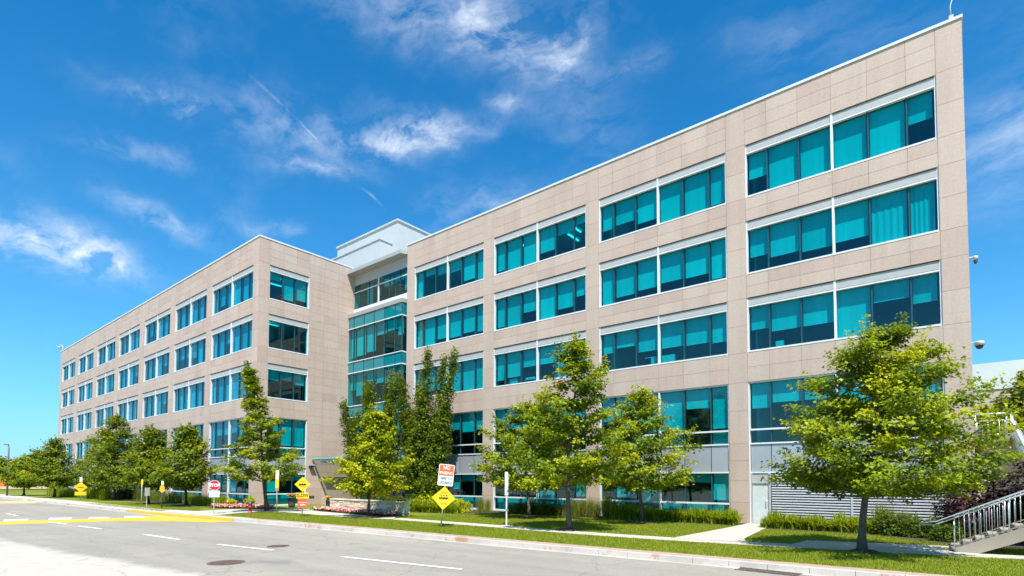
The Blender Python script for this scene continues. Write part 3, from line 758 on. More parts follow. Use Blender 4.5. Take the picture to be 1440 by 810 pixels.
mark('white_lane_dashes', [dash(*q) for q in (((-39.3, 7.15), (-36.1, 7.4)), ((-34.3, 7.5), (-31.6, 7.8)), ((-27.1, 8.2), (-23.8, 8.4)), ((-21.0, 8.7), (-17.9, 9.2)), ((-14.8, 9.8), (-10.3, 10.5)), ((-7, 11.1), (-3.2, 11.9)), ((-50, 7.0), (-46.5, 7.05)), ((-57, 7.0), (-54, 7.0)), ((-64, 7.0), (-61, 7.0)))], WPAINT, ZR + .012)
mark('white_crossing_blocks', [[(-40.8, 7.5), (-40.15, 8.4), (-41.7, 8.8), (-42.5, 7.9)], [(-40.0, 9.2), (-39.4, 10.1), (-40.9, 10.4), (-41.5, 9.6)], [(-39.6, 10.9), (-38.9, 11.8), (-40.2, 12.1), (-41.0, 11.3)], [(-41.0, 5.6), (-40.9, 6.6), (-42.4, 6.9), (-42.7, 5.9)], [(-41.0, 3.6), (-40.9, 4.6), (-42.4, 4.9), (-42.7, 3.9)]], WPAINT, ZR + .012)
def grate(x, y, r, rz, nm, label, rusty=True):
    m = simple('rusty_iron', (.16, .10, .075), .8, .2, .3, 10)
    t = empty(nm, (x, y, ZR), rz); tag(t, label, 'drain cover')
    mb = MB(); n = 28
    ring = [(r * math.cos(2 * math.pi * k / n), r * math.sin(2 * math.pi * k / n)) for k in range(n)]; rin = [(a * .88, b * .88) for a, b in ring]
    mb.add([(a, b, .009) for a, b in ring] + [(a, b, .009) for a, b in rin], [(k, (k + 1) % n, n + (k + 1) % n, n + k) for k in range(n)]); obj('rim', mb, m, t)
    mb = MB(); mb.quad([(a, b, .006) for a, b in ring]); 
    obj('pit', mb, simple('drain_pit', (.24, .21, .18), .9), t)
    mb = MB()
    for k in range(-3, 4):
        xx = k * r * .25; h = math.sqrt(max(0, (r * .86) ** 2 - xx ** 2))
        mb.box(xx - r * .075, xx + r * .075, -h, h, .007, .014)
    obj('bars', mb, m, t)
grate(-16.3, 7.0, .5, R(15), 'manhole_grate', 'round rusty barred grate set in the near grey lane')
grate(-18.9, 9.9, .38, R(15), 'manhole_grate', 'smaller dark round cover beyond the lane dashes')
t = empty('kerb_drain', (-3.9, 15.45, ZR), R(-2)); tag(t, 'rectangular rusty drain against the right-hand kerb', 'drain')
mb = MB(); mb.box(-.75, .75, -.22, .18, .002, .012); obj('pit', mb, DARKM, t)
mb = MB(); mb.box(-.78, .78, -.25, -.21, .001, .022); mb.box(-.78, .78, .18, .22, .001, .022)
for k in range(-8, 9): mb.box(k * .09 - .02, k * .09 + .02, -.21, .18, .012, .02)
obj('bars', mb, simple('rusty_iron', (.2, .1, .06), .8), t)

# ------------------------------------------------------------------ foliage
def leaf_mesh(name, P, Nn, S, A, mat, lobed=True):
    """one polygon per leaf; P centres, Nn normals, S sizes, A colour attribute"""
    n = len(P)
    Nn = Nn / np.linalg.norm(Nn, axis=1, keepdims=True)
    a = NR.normal(size=(n, 3)); U = np.cross(Nn, a); U /= np.linalg.norm(U, axis=1, keepdims=True); W = np.cross(Nn, U)
    if lobed: tp = np.array([(0, -.5), (.18, -.22), (.5, -.12), (.26, .1), (0, .55), (-.26, .1), (-.5, -.12), (-.18, -.22)])
    else: tp = np.array([(0, -.5), (.36, -.05), (0, .55), (-.36, -.05)])
    k = len(tp)
    V = P[:, None, :] + S[:, None, None] * (tp[None, :, 0, None] * U[:, None, :] + tp[None, :, 1, None] * W[:, None, :])
    V = V + Nn[:, None, :] * (S[:, None, None] * (np.abs(tp[None, :, 0, None]) * -.35))
    return np_mesh(name, V.reshape(-1, 3), np.arange(n * k), None, A, [mat], k)
def cluster(cs, per, sig, size, out_c, cvar, up=.75, seed=0):
    cs = np.array(cs); n = len(cs)
    rep = np.repeat(np.arange(n), per)
    off = NR.normal(size=(len(rep), 3)) * np.array(sig)
    P = cs[rep, :3] + off
    out = P - np.array(out_c); out[:, 2] *= .3; out /= (np.linalg.norm(out, axis=1, keepdims=True) + 1e-6)
    Nn = np.array([0, 0, up]) + out * .4 + NR.normal(size=P.shape) * .38
    S = size * NR.uniform(.6, 1.25, len(P))
    A = np.clip(cs[rep, 3] + NR.normal(size=len(P)) * cvar, 0, 1)
    return P, Nn, S, A
def tree(name, base, H, zb, prof, label, group=None, mat=0, nbr=40, per=26, size=.14, seed=1, lobed=True, lean=(0, 0), trunk_r=.11, bark=None, off=(0, 0), cat='tree', sig=(.20, .20, .085), rise=.45, top_r=.25, strays=0.12):
    rr = random.Random(seed)
    t = empty(name, (*base, 0)); tag(t, label, cat, group)
    tk = MB(); L = []
    def axis(z):
        f = z / H; return (lean[0] * f ** 1.4 + .08 * math.sin(z * .9 + seed), lean[1] * f ** 1.4 + .08 * math.cos(z * .8 + seed))
    pts = []; rad = []
    for i in range(13):
        z = H * .97 * i / 12; ax = axis(z); pts.append((ax[0], ax[1], z)); rad.append(trunk_r * (1 - (i / 12) ** .8 * .92) * (1.35 if i == 0 else 1))
    tk.tube(pts, rad, 9)
    cl = []
    for i in range(nbr):
        t_ = (i + rr.random()) / nbr
        zt = zb + (H - zb) * (t_ ** 1.05)
        Rm = np.interp(t_, [p[0] for p in prof], [p[1] for p in prof]) * rr.uniform(.58, 1.08)
        if rr.random() < strays: Rm *= 1.22
        az = i * 2.39996 + rr.uniform(-.35, .35)
        za = max(zb * .8, zt - Rm * rise)
        ax = axis(za); a = Vector((ax[0], ax[1], za))
        ox = off[0] * (1 - t_); oy = off[1] * (1 - t_)
        tip = Vector((axis(zt)[0] + math.cos(az) * Rm + ox, axis(zt)[1] + math.sin(az) * Rm + oy, zt))
        bp = []
        for k in range(6):
            s = k / 5; p = a.lerp(tip, s); p.z += (-.18 * Rm * math.sin(math.pi * s) * rise) + .02 * k * rr.uniform(-1, 1); p.x += rr.uniform(-.05, .05) * k * .4; p.y += rr.uniform(-.05, .05) * k * .4
            bp.append(p)
        r0 = trunk_r * .34 * (1 - t_ * .5)
        tk.tube([tuple(p) for p in bp], [r0 * (1 - .85 * k / 5) for k in range(6)], 5, cap=False)
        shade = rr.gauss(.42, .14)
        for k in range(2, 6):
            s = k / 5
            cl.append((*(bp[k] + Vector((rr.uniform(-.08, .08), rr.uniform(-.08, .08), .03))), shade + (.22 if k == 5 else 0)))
        nsub = 2 + int(Rm * 1.6)
        for q in range(nsub):
            s = rr.uniform(.35, .95); p = a.lerp(tip, s); p.z = bp[int(s * 5)].z
            an = az + rr.choice((-1, 1)) * rr.uniform(.5, 1.1); ln = Rm * rr.uniform(.18, .42)
            e = p + Vector((math.cos(an) * ln, math.sin(an) * ln, ln * rr.uniform(-.05, .5)))
            tk.tube([tuple(p), tuple(p.lerp(e, .5) + Vector((0, 0, -.02))), tuple(e)], [r0 * .4, r0 * .25, r0 * .1], 4, cap=False)
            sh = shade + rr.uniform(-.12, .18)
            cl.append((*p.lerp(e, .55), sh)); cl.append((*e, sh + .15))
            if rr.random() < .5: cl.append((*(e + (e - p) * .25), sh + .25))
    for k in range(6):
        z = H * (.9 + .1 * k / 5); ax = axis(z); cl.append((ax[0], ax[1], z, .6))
    tk_o = obj('trunk', tk, bark or BARK, t)
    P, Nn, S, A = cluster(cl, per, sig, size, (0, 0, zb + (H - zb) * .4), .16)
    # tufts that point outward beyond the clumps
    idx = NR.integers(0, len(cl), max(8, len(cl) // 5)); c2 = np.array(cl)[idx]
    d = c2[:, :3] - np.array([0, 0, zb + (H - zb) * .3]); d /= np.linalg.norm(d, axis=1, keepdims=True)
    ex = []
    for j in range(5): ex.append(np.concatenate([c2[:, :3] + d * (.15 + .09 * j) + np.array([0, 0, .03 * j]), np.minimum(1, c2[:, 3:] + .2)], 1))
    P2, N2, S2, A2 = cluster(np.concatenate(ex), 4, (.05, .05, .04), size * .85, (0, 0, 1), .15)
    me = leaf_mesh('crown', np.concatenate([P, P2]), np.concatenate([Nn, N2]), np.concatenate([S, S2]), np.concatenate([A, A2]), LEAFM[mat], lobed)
    link('crown', me, t); return t
def columnar(name, base, stems, label, mat=1, per=38, size=.15, seed=3, hs=1.33):
    rr = random.Random(seed); t = empty(name, (*base, 0)); tag(t, label, 'tree'); tk = MB(); cl = []
    for (dx, dy, h, tx, ty, wd_) in stems:
        dx *= 1.35; tx *= 1.3; wd_ *= 1.5; h *= hs
        pts = []
        for k in range(8):
            s = k / 7; p = (tx * s * .35 + dx * s ** .6 + .05 * math.sin(k * 1.7 + dx), ty * s * .35 + dy * s ** .6 + .05 * math.cos(k + dy), h * s); pts.append(p)
        tk.tube(pts, [.075 * (1 - .8 * k / 7) for k in range(8)], 6)
        n = int(h * 5.5)
        for k in range(n):
            s = .13 + .87 * k / n; i = min(6, int(s * 7)); q = s * 7 - i; a, b = pts[i], pts[i + 1] if i < 7 else pts[7]
            w = wd_ * (1.1 - .85 * max(0, s - .4) / .6) * rr.uniform(.6, 1.1)
            for _ in range(3 if s < .7 else 2):
                an = rr.uniform(0, 6.28); r = w * math.sqrt(rr.random())
                cl.append((a[0] + (b[0] - a[0]) * q + r * math.cos(an), a[1] + (b[1] - a[1]) * q + r * math.sin(an), a[2] + (b[2] - a[2]) * q + .1 * rr.random(), rr.gauss(.4, .16)))
        cl.append((pts[7][0], pts[7][1], h + .1, .6)); cl.append((pts[7][0], pts[7][1], h + .3, .7))
    obj('trunk', tk, BARKD, t)
    P, Nn, S, A = cluster(cl, per, (.15, .15, .15), size, (0, 0, 3), .18, up=.35)
    link('crown', leaf_mesh('crown', P, Nn, S, A, LEAFM[mat], True), t); return t
YG = None
tree('maple_tree', (-2.3, 20.4), 7.0, 2.2, [(0, 1.9), (.12, 2.75), (.3, 2.95), (.5, 2.45), (.7, 1.9), (.88, 1.3), (1, .55)], 'broad yellow-green maple spreading in front of the louvres, nearest the stairs', None, 0, 56, 46, .122, 4, True, (.65, .25), .13, None, (.15, .15), sig=(.19, .19, .085), strays=.1)
tree('maple_tree', (-13.5, 20.5), 8.4, 2.5, [(0, 1.6), (.15, 2.4), (.35, 2.2), (.55, 1.6), (.75, 1.25), (.9, .85), (1, .35)], 'tall narrow maple with dark trunk at the footpath edge, its top before the third floor', None, 0, 46, 30, .15, 8, True, (.4, 0), .13)
tree('maple_tree', (-13.0, 26.8), 7.0, 2.2, [(0, 1.7), (.2, 2.9), (.45, 2.3), (.68, 1.7), (.88, 1.1), (1, .5)], 'bright green young maple rising from a mulch ring before the daylilies', None, 0, 40, 28, .155, 21, True, (0, 0), .1)
tree('maple_tree', (-20.2, 26.3), 6.9, 2.1, [(0, 2.2), (.2, 3.3), (.45, 3.1), (.7, 2.4), (.88, 1.5), (1, .6)], 'wide low maple behind the bare white post', None, 0, 44, 28, .16, 33, True, (0, 0), .11)
tree('maple_tree', (-26.8, 19.6), 6.2, 1.7, [(0, 1.5), (.2, 2.3), (.42, 1.7), (.6, 1.1), (.8, .7), (1, .3)], 'yellow-leaved maple in front of the low stone wall', None, 2, 40, 26, .165, 41, True, (.5, 0), .09, BARKD)
tree('maple_tree', (-36.6, 18.3), 9.8, 2.6, [(0, 1.8), (.1, 2.8), (.25, 2.3), (.38, 1.3), (.5, 1.15), (.7, .7), (.85, .45), (1, .15)], 'tall maple with a thin leaning leader beside the fire hydrant', None, 0, 44, 24, .17, 52, True, (-.9, -.9), .14, BARKD)
columnar('columnar_tree', (-36.4, 26.9), [(-2.0, -.8, 6.4, -1.0, 0, .6), (-1.1, .4, 7.6, -.6, 0, .6), (.1, -.5, 7.2, 0, 0, .7), (.9, .5, 8.0, .5, 0, .6), (1.7, -.2, 7.2, .8, 0, .6), (-2.4, .4, 5.4, -.9, 0, .55), (.5, 1.0, 6.4, .3, 0, .7), (-.6, -1.0, 5.6, 0, 0, .7)], 'dark dense multi-stemmed tree standing by the entrance canopy, behind the yellow maple', 3)
columnar('columnar_tree', (-30.6, 27.4), [(-1.6, -.6, 8.6, -.9, 0, .6), (-.9, .5, 8.0, -.5, 0, .7), (.2, -.3, 9.9, .1, 0, .6), (.8, .4, 9.4, .5, 0, .5), (1.7, -.2, 9.5, 1.5, 0, .38), (.1, -.8, 7.2, 0, 0, .75), (-1.8, .4, 6.6, -.6, 0, .65), (1.1, .5, 6.0, .5, 0, .6), (-.5, -1., 5.5, 0, 0, .8)], 'tallest dark upright tree with three forking tops behind the stone wall end', 3, 42, .15, 9, 1.18)
FAR = [('roadside_maple', (-49, 17.7), 6.4, 1.9, [(0, 1.7), (.25, 2.5), (.5, 2.2), (.75, 1.4), (1, .4)], 'round dark green maple in a grey mulch ring left of the stop sign', 3),
       ('roadside_maple', (-55.0, 16.9), 6.6, 1.8, [(0, 1.7), (.2, 2.5), (.5, 1.8), (.8, 1.0), (1, .4)], 'thin spreading maple behind the small white roadside plate', 3),
       ('roadside_maple', (-68.5, 18.0), 8.7, 1.7, [(0, 2.4), (.2, 3.6), (.5, 2.8), (.8, 1.5), (1, .4)], 'largest dark maple of the row on the left, right of the yellow diamond', 3),
       ('roadside_maple', (-74.5, 18.6), 7.6, 1.7, [(0, 2.2), (.25, 3.4), (.5, 2.6), (.8, 1.4), (1, .4)], 'dark maple directly behind the left yellow diamond sign', 3),
       ('roadside_maple', (-82.2, 15.6), 6.8, 1.6, [(0, 2.0), (.25, 2.9), (.55, 2.3), (.8, 1.3), (1, .4)], 'green maple at the far left corner of the building', 3),
       ('roadside_maple', (-93.5, 14.6), 4.8, 1.5, [(0, 1.6), (.3, 2.4), (.6, 1.8), (1, .5)], 'small pale green tree at the left edge beside the lamp post', 0)]
for i, (nm, b, H, zb, pr, lb, mt) in enumerate(FAR):
    pr = [(a, r * .86) for a, r in pr]
    tree(nm, b, H, zb, pr, lb, None, mt, 44, 15, .22, 70 + i, False, (0, 0), .13, BARKD, sig=(.32, .32, .13))
tree('bushy_tree', (4.6, 45), 8.2, 2.5, [(0, 3.4), (.3, 4.4), (.6, 4.2), (.85, 3.0), (1, 1.2)], 'dense dark green tree behind the raised walkway on the right', None, 3, 60, 26, .3, 91, False, (0, 0), .2, None, sig=(.45, .45, .25))
for i, (x, y, H, r, lb) in enumerate([(-250, 30, 9, 9, 'distant dark round tree at the left edge of the frame'), (-246, 44, 11, 9, 'distant tree beyond the small pale tree'), (-238, 58, 11.5, 9, 'distant tree showing above the gap in the roadside row'), (-225, 74, 10, 9, 'distant tree partly behind the building corner'), (-262, 16, 8, 9, 'lowest distant tree at the far left, above the orange digger')]):
    tree('distant_tree', (x, y), H, 1.5, [(0, r * .8), (.3, r), (.7, r * .8), (1, r * .3)], lb, None, 3, 46, 12, 1.0, 120 + i, False, (0, 0), .4, BARKD, sig=(1.3, 1.3, .6))
for b, r in (((-2.3, 20.4), .45), ((-13.5, 20.5), .6), ((-13., 26.8), .95), ((-20.2, 26.3), .9), ((-26.8, 19.6), .9), ((-36.6, 18.3), .8), ((-49, 17.7), 1.4), ((-55, 16.9), .6), ((-68.5, 18), .7), ((-74.5, 18.6), .7), ((-82.2, 15.6), .7)):
    mb = MB(); n = 26; ring = [(r * (1 + .12 * rnd.uniform(-1, 1)) * math.cos(2 * math.pi * k / n), r * (1 + .12 * rnd.uniform(-1, 1)) * math.sin(2 * math.pi * k / n)) for k in range(n)]
    vs = [(x, y, .02) for x, y in ring] + [(x * .55, y * .55, .075 + .02 * rnd.random()) for x, y in ring] + [(0, 0, .10)]
    mb.add(vs, [(k, (k + 1) % n, n + (k + 1) % n, n + k) for k in range(n)] + [(n + k, n + (k + 1) % n, 2 * n) for k in range(n)])
    o = obj('mulch_ring', mb, MULCH, None, (*b, 0)); tag(o, kind='stuff')

# strap-leaved plants -------------------------------------------------
def blades(n, h, spread, w, seed, droop=.5, base_r=.1, segs=4, hvar=.3, az0=None):
    rg = np.random.default_rng(seed)
    az = rg.uniform(0, 2 * np.pi, n); hh = h * rg.uniform(1 - hvar, 1 + hvar * .4, n); sp = spread * rg.uniform(.15, 1.0, n)
    bx = rg.normal(size=n) * base_r; by = rg.normal(size=n) * base_r
    V = []; s = np.linspace(0, 1, segs + 1)
    cx, cy = np.cos(az), np.sin(az)
    px, py = -cy, cx
    for k in s:
        ww = w * (1 - k ** 2 * .92) * .5
        x = bx + cx * sp * k ** 1.6; y = by + cy * sp * k ** 1.6; z = hh * (k - droop * (sp / spread) * k ** 3)
        V.append(np.stack([x - px * ww, y - py * ww, z], 1)); V.append(np.stack([x + px * ww, y + py * ww, z], 1))
    V = np.stack(V, 1)
    m = 2 * (segs + 1); F_ = []
    for k in range(segs): F_.append(np.stack([np.arange(n) * m + 2 * k, np.arange(n) * m + 2 * k + 1, np.arange(n) * m + 2 * k + 3, np.arange(n) * m + 2 * k + 2], 1))
    F_ = np.concatenate(F_, 0)
    A = np.tile(np.clip(rg.normal(.5, .22, n), 0, 1), segs)
    return V.reshape(-1, 3), F_.ravel(), A
VAR = {}
def variants(kind):
    if kind in VAR: return VAR[kind]
    out = []
    for s in range(3):
        if kind == 'daylily': V, F_, A = blades(240, .85, .62, .06, 10 + s, .55, .12)
        elif kind == 'grass': V, F_, A = blades(240, 1.35, .42, .014, 20 + s, .18, .13, 4, .25)
        elif kind == 'tuft': V, F_, A = blades(200, 1.0, .5, .02, 30 + s, .3, .18)
        elif kind == 'hosta': V, F_, A = blades(60, .75, .62, .17, 40 + s, .5, .08)
        if kind in ('daylily', 'grass', 'tuft', 'hosta'):
            me = np_mesh(kind, V, F_, None, A, [LEAFM[{'daylily': 5, 'grass': 6, 'tuft': 5, 'hosta': 7}[kind]]], 4)
        else:
            rr = random.Random(50 + s); mt, r, h, sz = {'shrub': (3, .55, .75, .10), 'lime': (7, .6, .85, .10), 'dark': (1, .6, .9, .10), 'purple': (4, .9, 2.2, .10)}[kind]
            cl = []
            for k in range(70 if kind != 'purple' else 130):
                an = rr.uniform(0, 6.28); ph = math.acos(rr.uniform(0, 1)); q = rr.uniform(.55, 1.05)
                cl.append((r * q * math.sin(ph) * math.cos(an), r * q * math.sin(ph) * math.sin(an), max(.06, h * q * math.cos(ph)), rr.gauss(.45, .18)))
            P, Nn, S, A = cluster(cl, 26, (.09, .09, .08), sz, (0, 0, 0), .2)
            me = leaf_mesh(kind, P, Nn, S, A, LEAFM[mt], False)
        out.append(me)
    VAR[kind] = out; return out
NAMES = {'daylily': ('daylily_clump', 'plant'), 'grass': ('ornamental_grass', 'grass clump'), 'tuft': ('leafy_clump', 'plant'), 'hosta': ('hosta', 'plant'), 'shrub': ('shrub', 'shrub'), 'lime': ('lime_shrub', 'shrub'), 'dark': ('dark_shrub', 'shrub'), 'purple': ('purple_shrub', 'shrub')}
def row(kind, pts, label, group, s=1., sv=.15, jit=.12):
    vs_ = variants(kind); nm, ct = NAMES[kind]
    for i, (x, y) in enumerate(pts):
        o = link(nm, vs_[i % 3], None, (x + rnd.uniform(-jit, jit), y + rnd.uniform(-jit, jit), 0))
        o.rotation_euler = (0, 0, rnd.uniform(0, 6.28)); k = s * rnd.uniform(1 - sv * 1.5, 1 + sv * 1.2); o.scale = (k, k, k * rnd.uniform(.9, 1.1))
        tag(o, label, ct, group if len(pts) > 1 else None)
def lin(a, b, n): return [(a[0] + (b[0] - a[0]) * i / (n - 1), a[1] + (b[1] - a[1]) * i / (n - 1)) for i in range(n)]
row('daylily', lin((-15.6, 28.7), (-8.9, 28.8), 15) + lin((-15.2, 29.3), (-9.2, 29.4), 10), 'arching daylily clump in the hedge under the middle ground floor windows', 'daylily hedge left of the grey door', 1.0)
row('daylily', lin((-7.0, 27.9), (-2.9, 27.9), 10) + lin((-6.8, 28.6), (-3.0, 28.7), 7), 'arching daylily clump in the hedge before the louvres', 'daylily hedge right of the grey door', .9)
row('grass', [(-2.7, 28.4), (-2.2, 28.7), (-1.7, 28.3)], 'tall wispy grass at the right end of the louvre hedge', 'tall grasses by the louvres', .95)
row('dark', [(-2.1, 27.5), (-1.3, 27.4), (-.6, 27.2), (-.3, 26.2), (.3, 27.), (-1.6, 28.8)], 'dark green shrub in the shade behind the stair foot', 'dark shrubs by the stairs', .95)
row('grass', lin((-19.2, 28.9), (-17.1, 28.9), 6), 'ornamental grass in the thick stand before the granite pier', 'grasses left of the narrow maple', 1.0)
row('grass', [(-16.2, 28.8), (-16.45, 29.0)], 'narrow dark ornamental grass beside the white window jamb', 'grasses right of the pier', 1.0)
row('shrub', lin((-23.2, 28.6), (-19.8, 28.7), 7), 'low green shrub in the hedge behind the white post', 'low hedge behind the post', .9)
row('grass', [(-25.6, 28.0), (-25.1, 28.1)], 'ornamental grass clump by the second pier, left of the white post', 'grasses by the second pier', .95)
row('daylily', lin((-29.5, 25.2), (-26.1, 25.9), 8), 'daylily clump below the lime shrubs behind the no passing sign', 'daylilies behind the no passing sign', 1.1)
row('lime', lin((-29.6, 26.8), (-26.6, 27.1), 5), 'lime green rounded shrub behind the no passing sign', 'lime shrubs behind the no passing sign', 1.25)
row('dark', lin((-34.2, 25.4), (-30.6, 25.0), 5), 'dark green shrub on top of the bed behind the stone wall', 'shrubs behind the stone wall', 1.2)
row('hosta', [(-44.6, 19.6), (-42.8, 20.1)], 'variegated broad-leaved plant in the red flower bed', 'hostas behind the stop sign', 1.15)
row('tuft', lin((-53.5, 19.6), (-46.4, 19.4), 9), 'low leafy clump at the foot of the left wing, right of the round maple', 'leafy clumps along the left wing', 1.0)
row('grass', lin((-66.5, 19.3), (-54.5, 19.6), 15), 'ornamental grass clump along the left wing between the maples', 'grasses along the left wing', .85)
row('dark', [(-70.5, 19.4), (-71.8, 19.2), (-77.5, 18.6), (-76.2, 18.9)], 'dark clipped shrub between grasses at the left wing foot', 'dark shrubs along the left wing', 1.4)
row('tuft', lin((-90, 17.0), (-72, 18.2), 14), 'leafy clump in the far bed along the left wing', 'leafy clumps at the far left', 1.5)
row('purple', [(.6, 27.6), (1.6, 28.6), (.0, 28.9), (2.4, 27.4)], 'dark purple-leaved shrub behind the steel stair railing', 'purple shrubs by the stairs', 1.3)
# planting beds (mulch sheets)
for i, p in enumerate(([(-16.8, 28.0), (-8.7, 28.0), (-8.5, 29.95), (-35, 29.95), (-35, 24.4), (-29.5, 24.4), (-25.8, 25.4), (-24.8, 27.6), (-19.5, 28.2)], [(-7.2, 27.2), (-2.5, 27.0), (-1.2, 25.2), (.3, 24.6), (6, 25.5), (6, 29.9), (-7.2, 29.95)], [(-92, 16), (-72, 17.6), (-54, 18.6), (-46, 18.6), (-45, 17.6), (-39.8, 19.2), (-41, 21.), (-92, 21.)])):
    sheet('mulch_bed', p, .012, MULCH, 'structure')
# begonia beds
def flowers(name, poly, n, label, seed, dens=1.):
    rg = np.random.default_rng(seed); poly = np.array(poly); lo, hi = poly.min(0), poly.max(0)
    P = rg.uniform(lo, hi, (n * 6, 2)); P = P[inpoly(P, poly)][:n]; n = len(P)
    z = rg.uniform(.06, .3, n)
    C3 = np.stack([P[:, 0], P[:, 1], z], 1)
    Nn = np.array([0, -.35, 1.]) + rg.normal(size=(n, 3)) * .5; Nn /= np.linalg.norm(Nn, axis=1, keepdims=True)
    U = np.cross(Nn, rg.normal(size=(n, 3))); U /= np.linalg.norm(U, axis=1, keepdims=True); W = np.cross(Nn, U)
    tp = np.array([(math.cos(a) * (1 if k % 2 else .6), math.sin(a) * (1 if k % 2 else .6)) for k, a in enumerate(np.linspace(0, 2 * math.pi, 8, endpoint=False))]) * .06
    V = C3[:, None, :] + tp[None, :, 0, None] * U[:, None, :] + tp[None, :, 1, None] * W[:, None, :]
    low = z < .14
    mi = np.where(low, 3, rg.choice([0, 0, 1, 1, 2], n))
    me = np_mesh(name, V.reshape(-1, 3), np.arange(n * 8), mi, rg.random(n), [PETR, PETP, simple('white_petal', (.8, .74, .66), .6), LEAFM[1]], 8)
    o = link(name, me); tag(o, label, 'flowers', None, 'stuff')
def inpoly(P, poly):
    x, y = P[:, 0], P[:, 1]; ins = np.zeros(len(P), bool); n = len(poly)
    for i in range(n):
        x0, y0 = poly[i]; x1, y1 = poly[(i + 1) % n]
        c = ((y0 > y) != (y1 > y)) & (x < (x1 - x0) * (y - y0) / (y1 - y0 + 1e-12) + x0); ins ^= c
    return ins
flowers('begonia_flowers', [(-36.2, 21.3), (-33., 20.9), (-29.6, 20.65), (-25.9, 20.7), (-27.0, 21.75), (-35.0, 22.1)], 4200, 'red, pink and white bedding flowers along the stone wall', 3)
flowers('begonia_flowers', [(-44.9, 18.0), (-42., 18.7), (-39.2, 19.9), (-40.4, 20.9), (-44.2, 20.6), (-46, 18.6)], 3200, 'red and pink bedding flowers at the corner of the left wing', 4)
mb = MB(); mb.quad([(x, y, .03) for x, y in [(-36.3, 21.2), (-33., 20.8), (-29.6, 20.5), (-25.7, 20.55), (-26.2, 21.75), (-35.0, 22.1)]]); o = obj('flower_bed_soil', mb, MULCH); tag(o, kind='structure')
# lawn blades
def lawn_blades(n):
    reg = np.array([(x, y + .75) for x, y in KERB if -62 < x < 8] [::-1] + [(8, 29), (-24, 29), (-24.5, 27.5), (-28, 24.2), (-26, 21.9), (-36, 20), (-46, 18), (-62, 18)][::1])
    reg = np.array(offset([p for p in KERB if -62 < p[0] < 8], .72) + [(-62, 18.4), (-46, 18.2), (-42, 16), (-36, 19), (-26, 20.4), (-25.6, 24.2), (-24.6, 27.4), (-19, 28.1), (-8.7, 27.9), (-7.2, 27.1), (-2.5, 27), (0, 24.6), (8, 25)])
    P = NR.uniform((-62, 13), (8, 29), (n * 4, 2))
    keep = inpoly(P, reg)
    for p in PATHS: keep &= ~inpoly(P, np.array(p))
    P = P[keep]
    # thin out with distance
    dd = np.hypot(P[:, 0], P[:, 1]); P = P[NR.random(len(P)) < np.clip(26 / dd, .15, 1) ** 1.6][:n]
    n = len(P); az = NR.uniform(0, 2 * np.pi, n); h = NR.uniform(.03, .075, n); w = .011
    lean = NR.normal(size=(n, 2)) * .025
    a = np.stack([P[:, 0] - np.cos(az) * w, P[:, 1] - np.sin(az) * w, np.zeros(n)], 1); b = np.stack([P[:, 0] + np.cos(az) * w, P[:, 1] + np.sin(az) * w, np.zeros(n)], 1)
    c = np.stack([P[:, 0] + lean[:, 0], P[:, 1] + lean[:, 1], h], 1)
    V = np.stack([a, b, c], 1).reshape(-1, 3)
    me = np_mesh('lawn_grass', V, np.arange(n * 3), None, np.clip(NR.normal(.45, .22, n), 0, 1), [mat_leaf('lawn_blade', (.17, .21, .010), (.235, .275, .016), (.38, .39, .06), .35)], 3)
    o = link('lawn_grass', me); tag(o, 'short mown lawn grass along the road and footpath', 'grass', None, 'stuff')
lawn_blades(170000)

# ------------------------------------------------------------------ stone wall
t = empty('stone_wall', (-30.6, 22.1, 0)); tag(t, 'low dry-laid wall of pale stone blocks behind the bedding flowers', 'wall')
mb = MB(); A_, B_ = Vector((-35.0, 22.15, 0)), Vector((-26.3, 21.85, 0)); D_ = (B_ - A_); Ln = D_.length; D_.normalize(); Nn_ = Vector((D_.y, -D_.x, 0))
z = 0
while z < .78:
    h = rnd.choice([.07, .1, .13]); h = min(h, .80 - z + .001) if z + h > .78 else h; x = rnd.uniform(-.2, 0)
    while x < Ln:
        l = rnd.uniform(.25, .75); x0, x1 = max(0, x), min(Ln, x + l - .012); dpt = rnd.uniform(0, .035)
        if x1 > x0 + .03:
            P0 = A_ + D_ * x0 + Nn_ * (dpt) - Vector((-30.6, 22.1, 0)); P1 = A_ + D_ * x1 + Nn_ * (dpt + rnd.uniform(-.01, .01)) - Vector((-30.6, 22.1, 0)); Bk = -Nn_ * .35
            mb.prism([(P0.x, P0.y), (P1.x, P1.y), (P1.x + Bk.x, P1.y + Bk.y), (P0.x + Bk.x, P0.y + Bk.y)], z + .006, z + h - .006)
        x += l
    z += h
STW = simple('limestone_block', (.70, .58, .42), .85, 0, .15, 4., .5, .22)
obj('stone_courses', mb, STW, t)
mb = MB()
x = 0
while x < Ln:
    l = min(rnd.uniform(.8, 1.3), Ln - x); P0 = A_ + D_ * x + Nn_ * .06 - Vector((-30.6, 22.1, 0)); P1 = A_ + D_ * (x + l - .01) + Nn_ * .06 - Vector((-30.6, 22.1, 0)); Bk = -Nn_ * .48
    mb.prism([(P0.x, P0.y), (P1.x, P1.y), (P1.x + Bk.x, P1.y + Bk.y), (P0.x + Bk.x, P0.y + Bk.y)], .80, .87); x += l
obj('cap_stones', mb, STW, t)

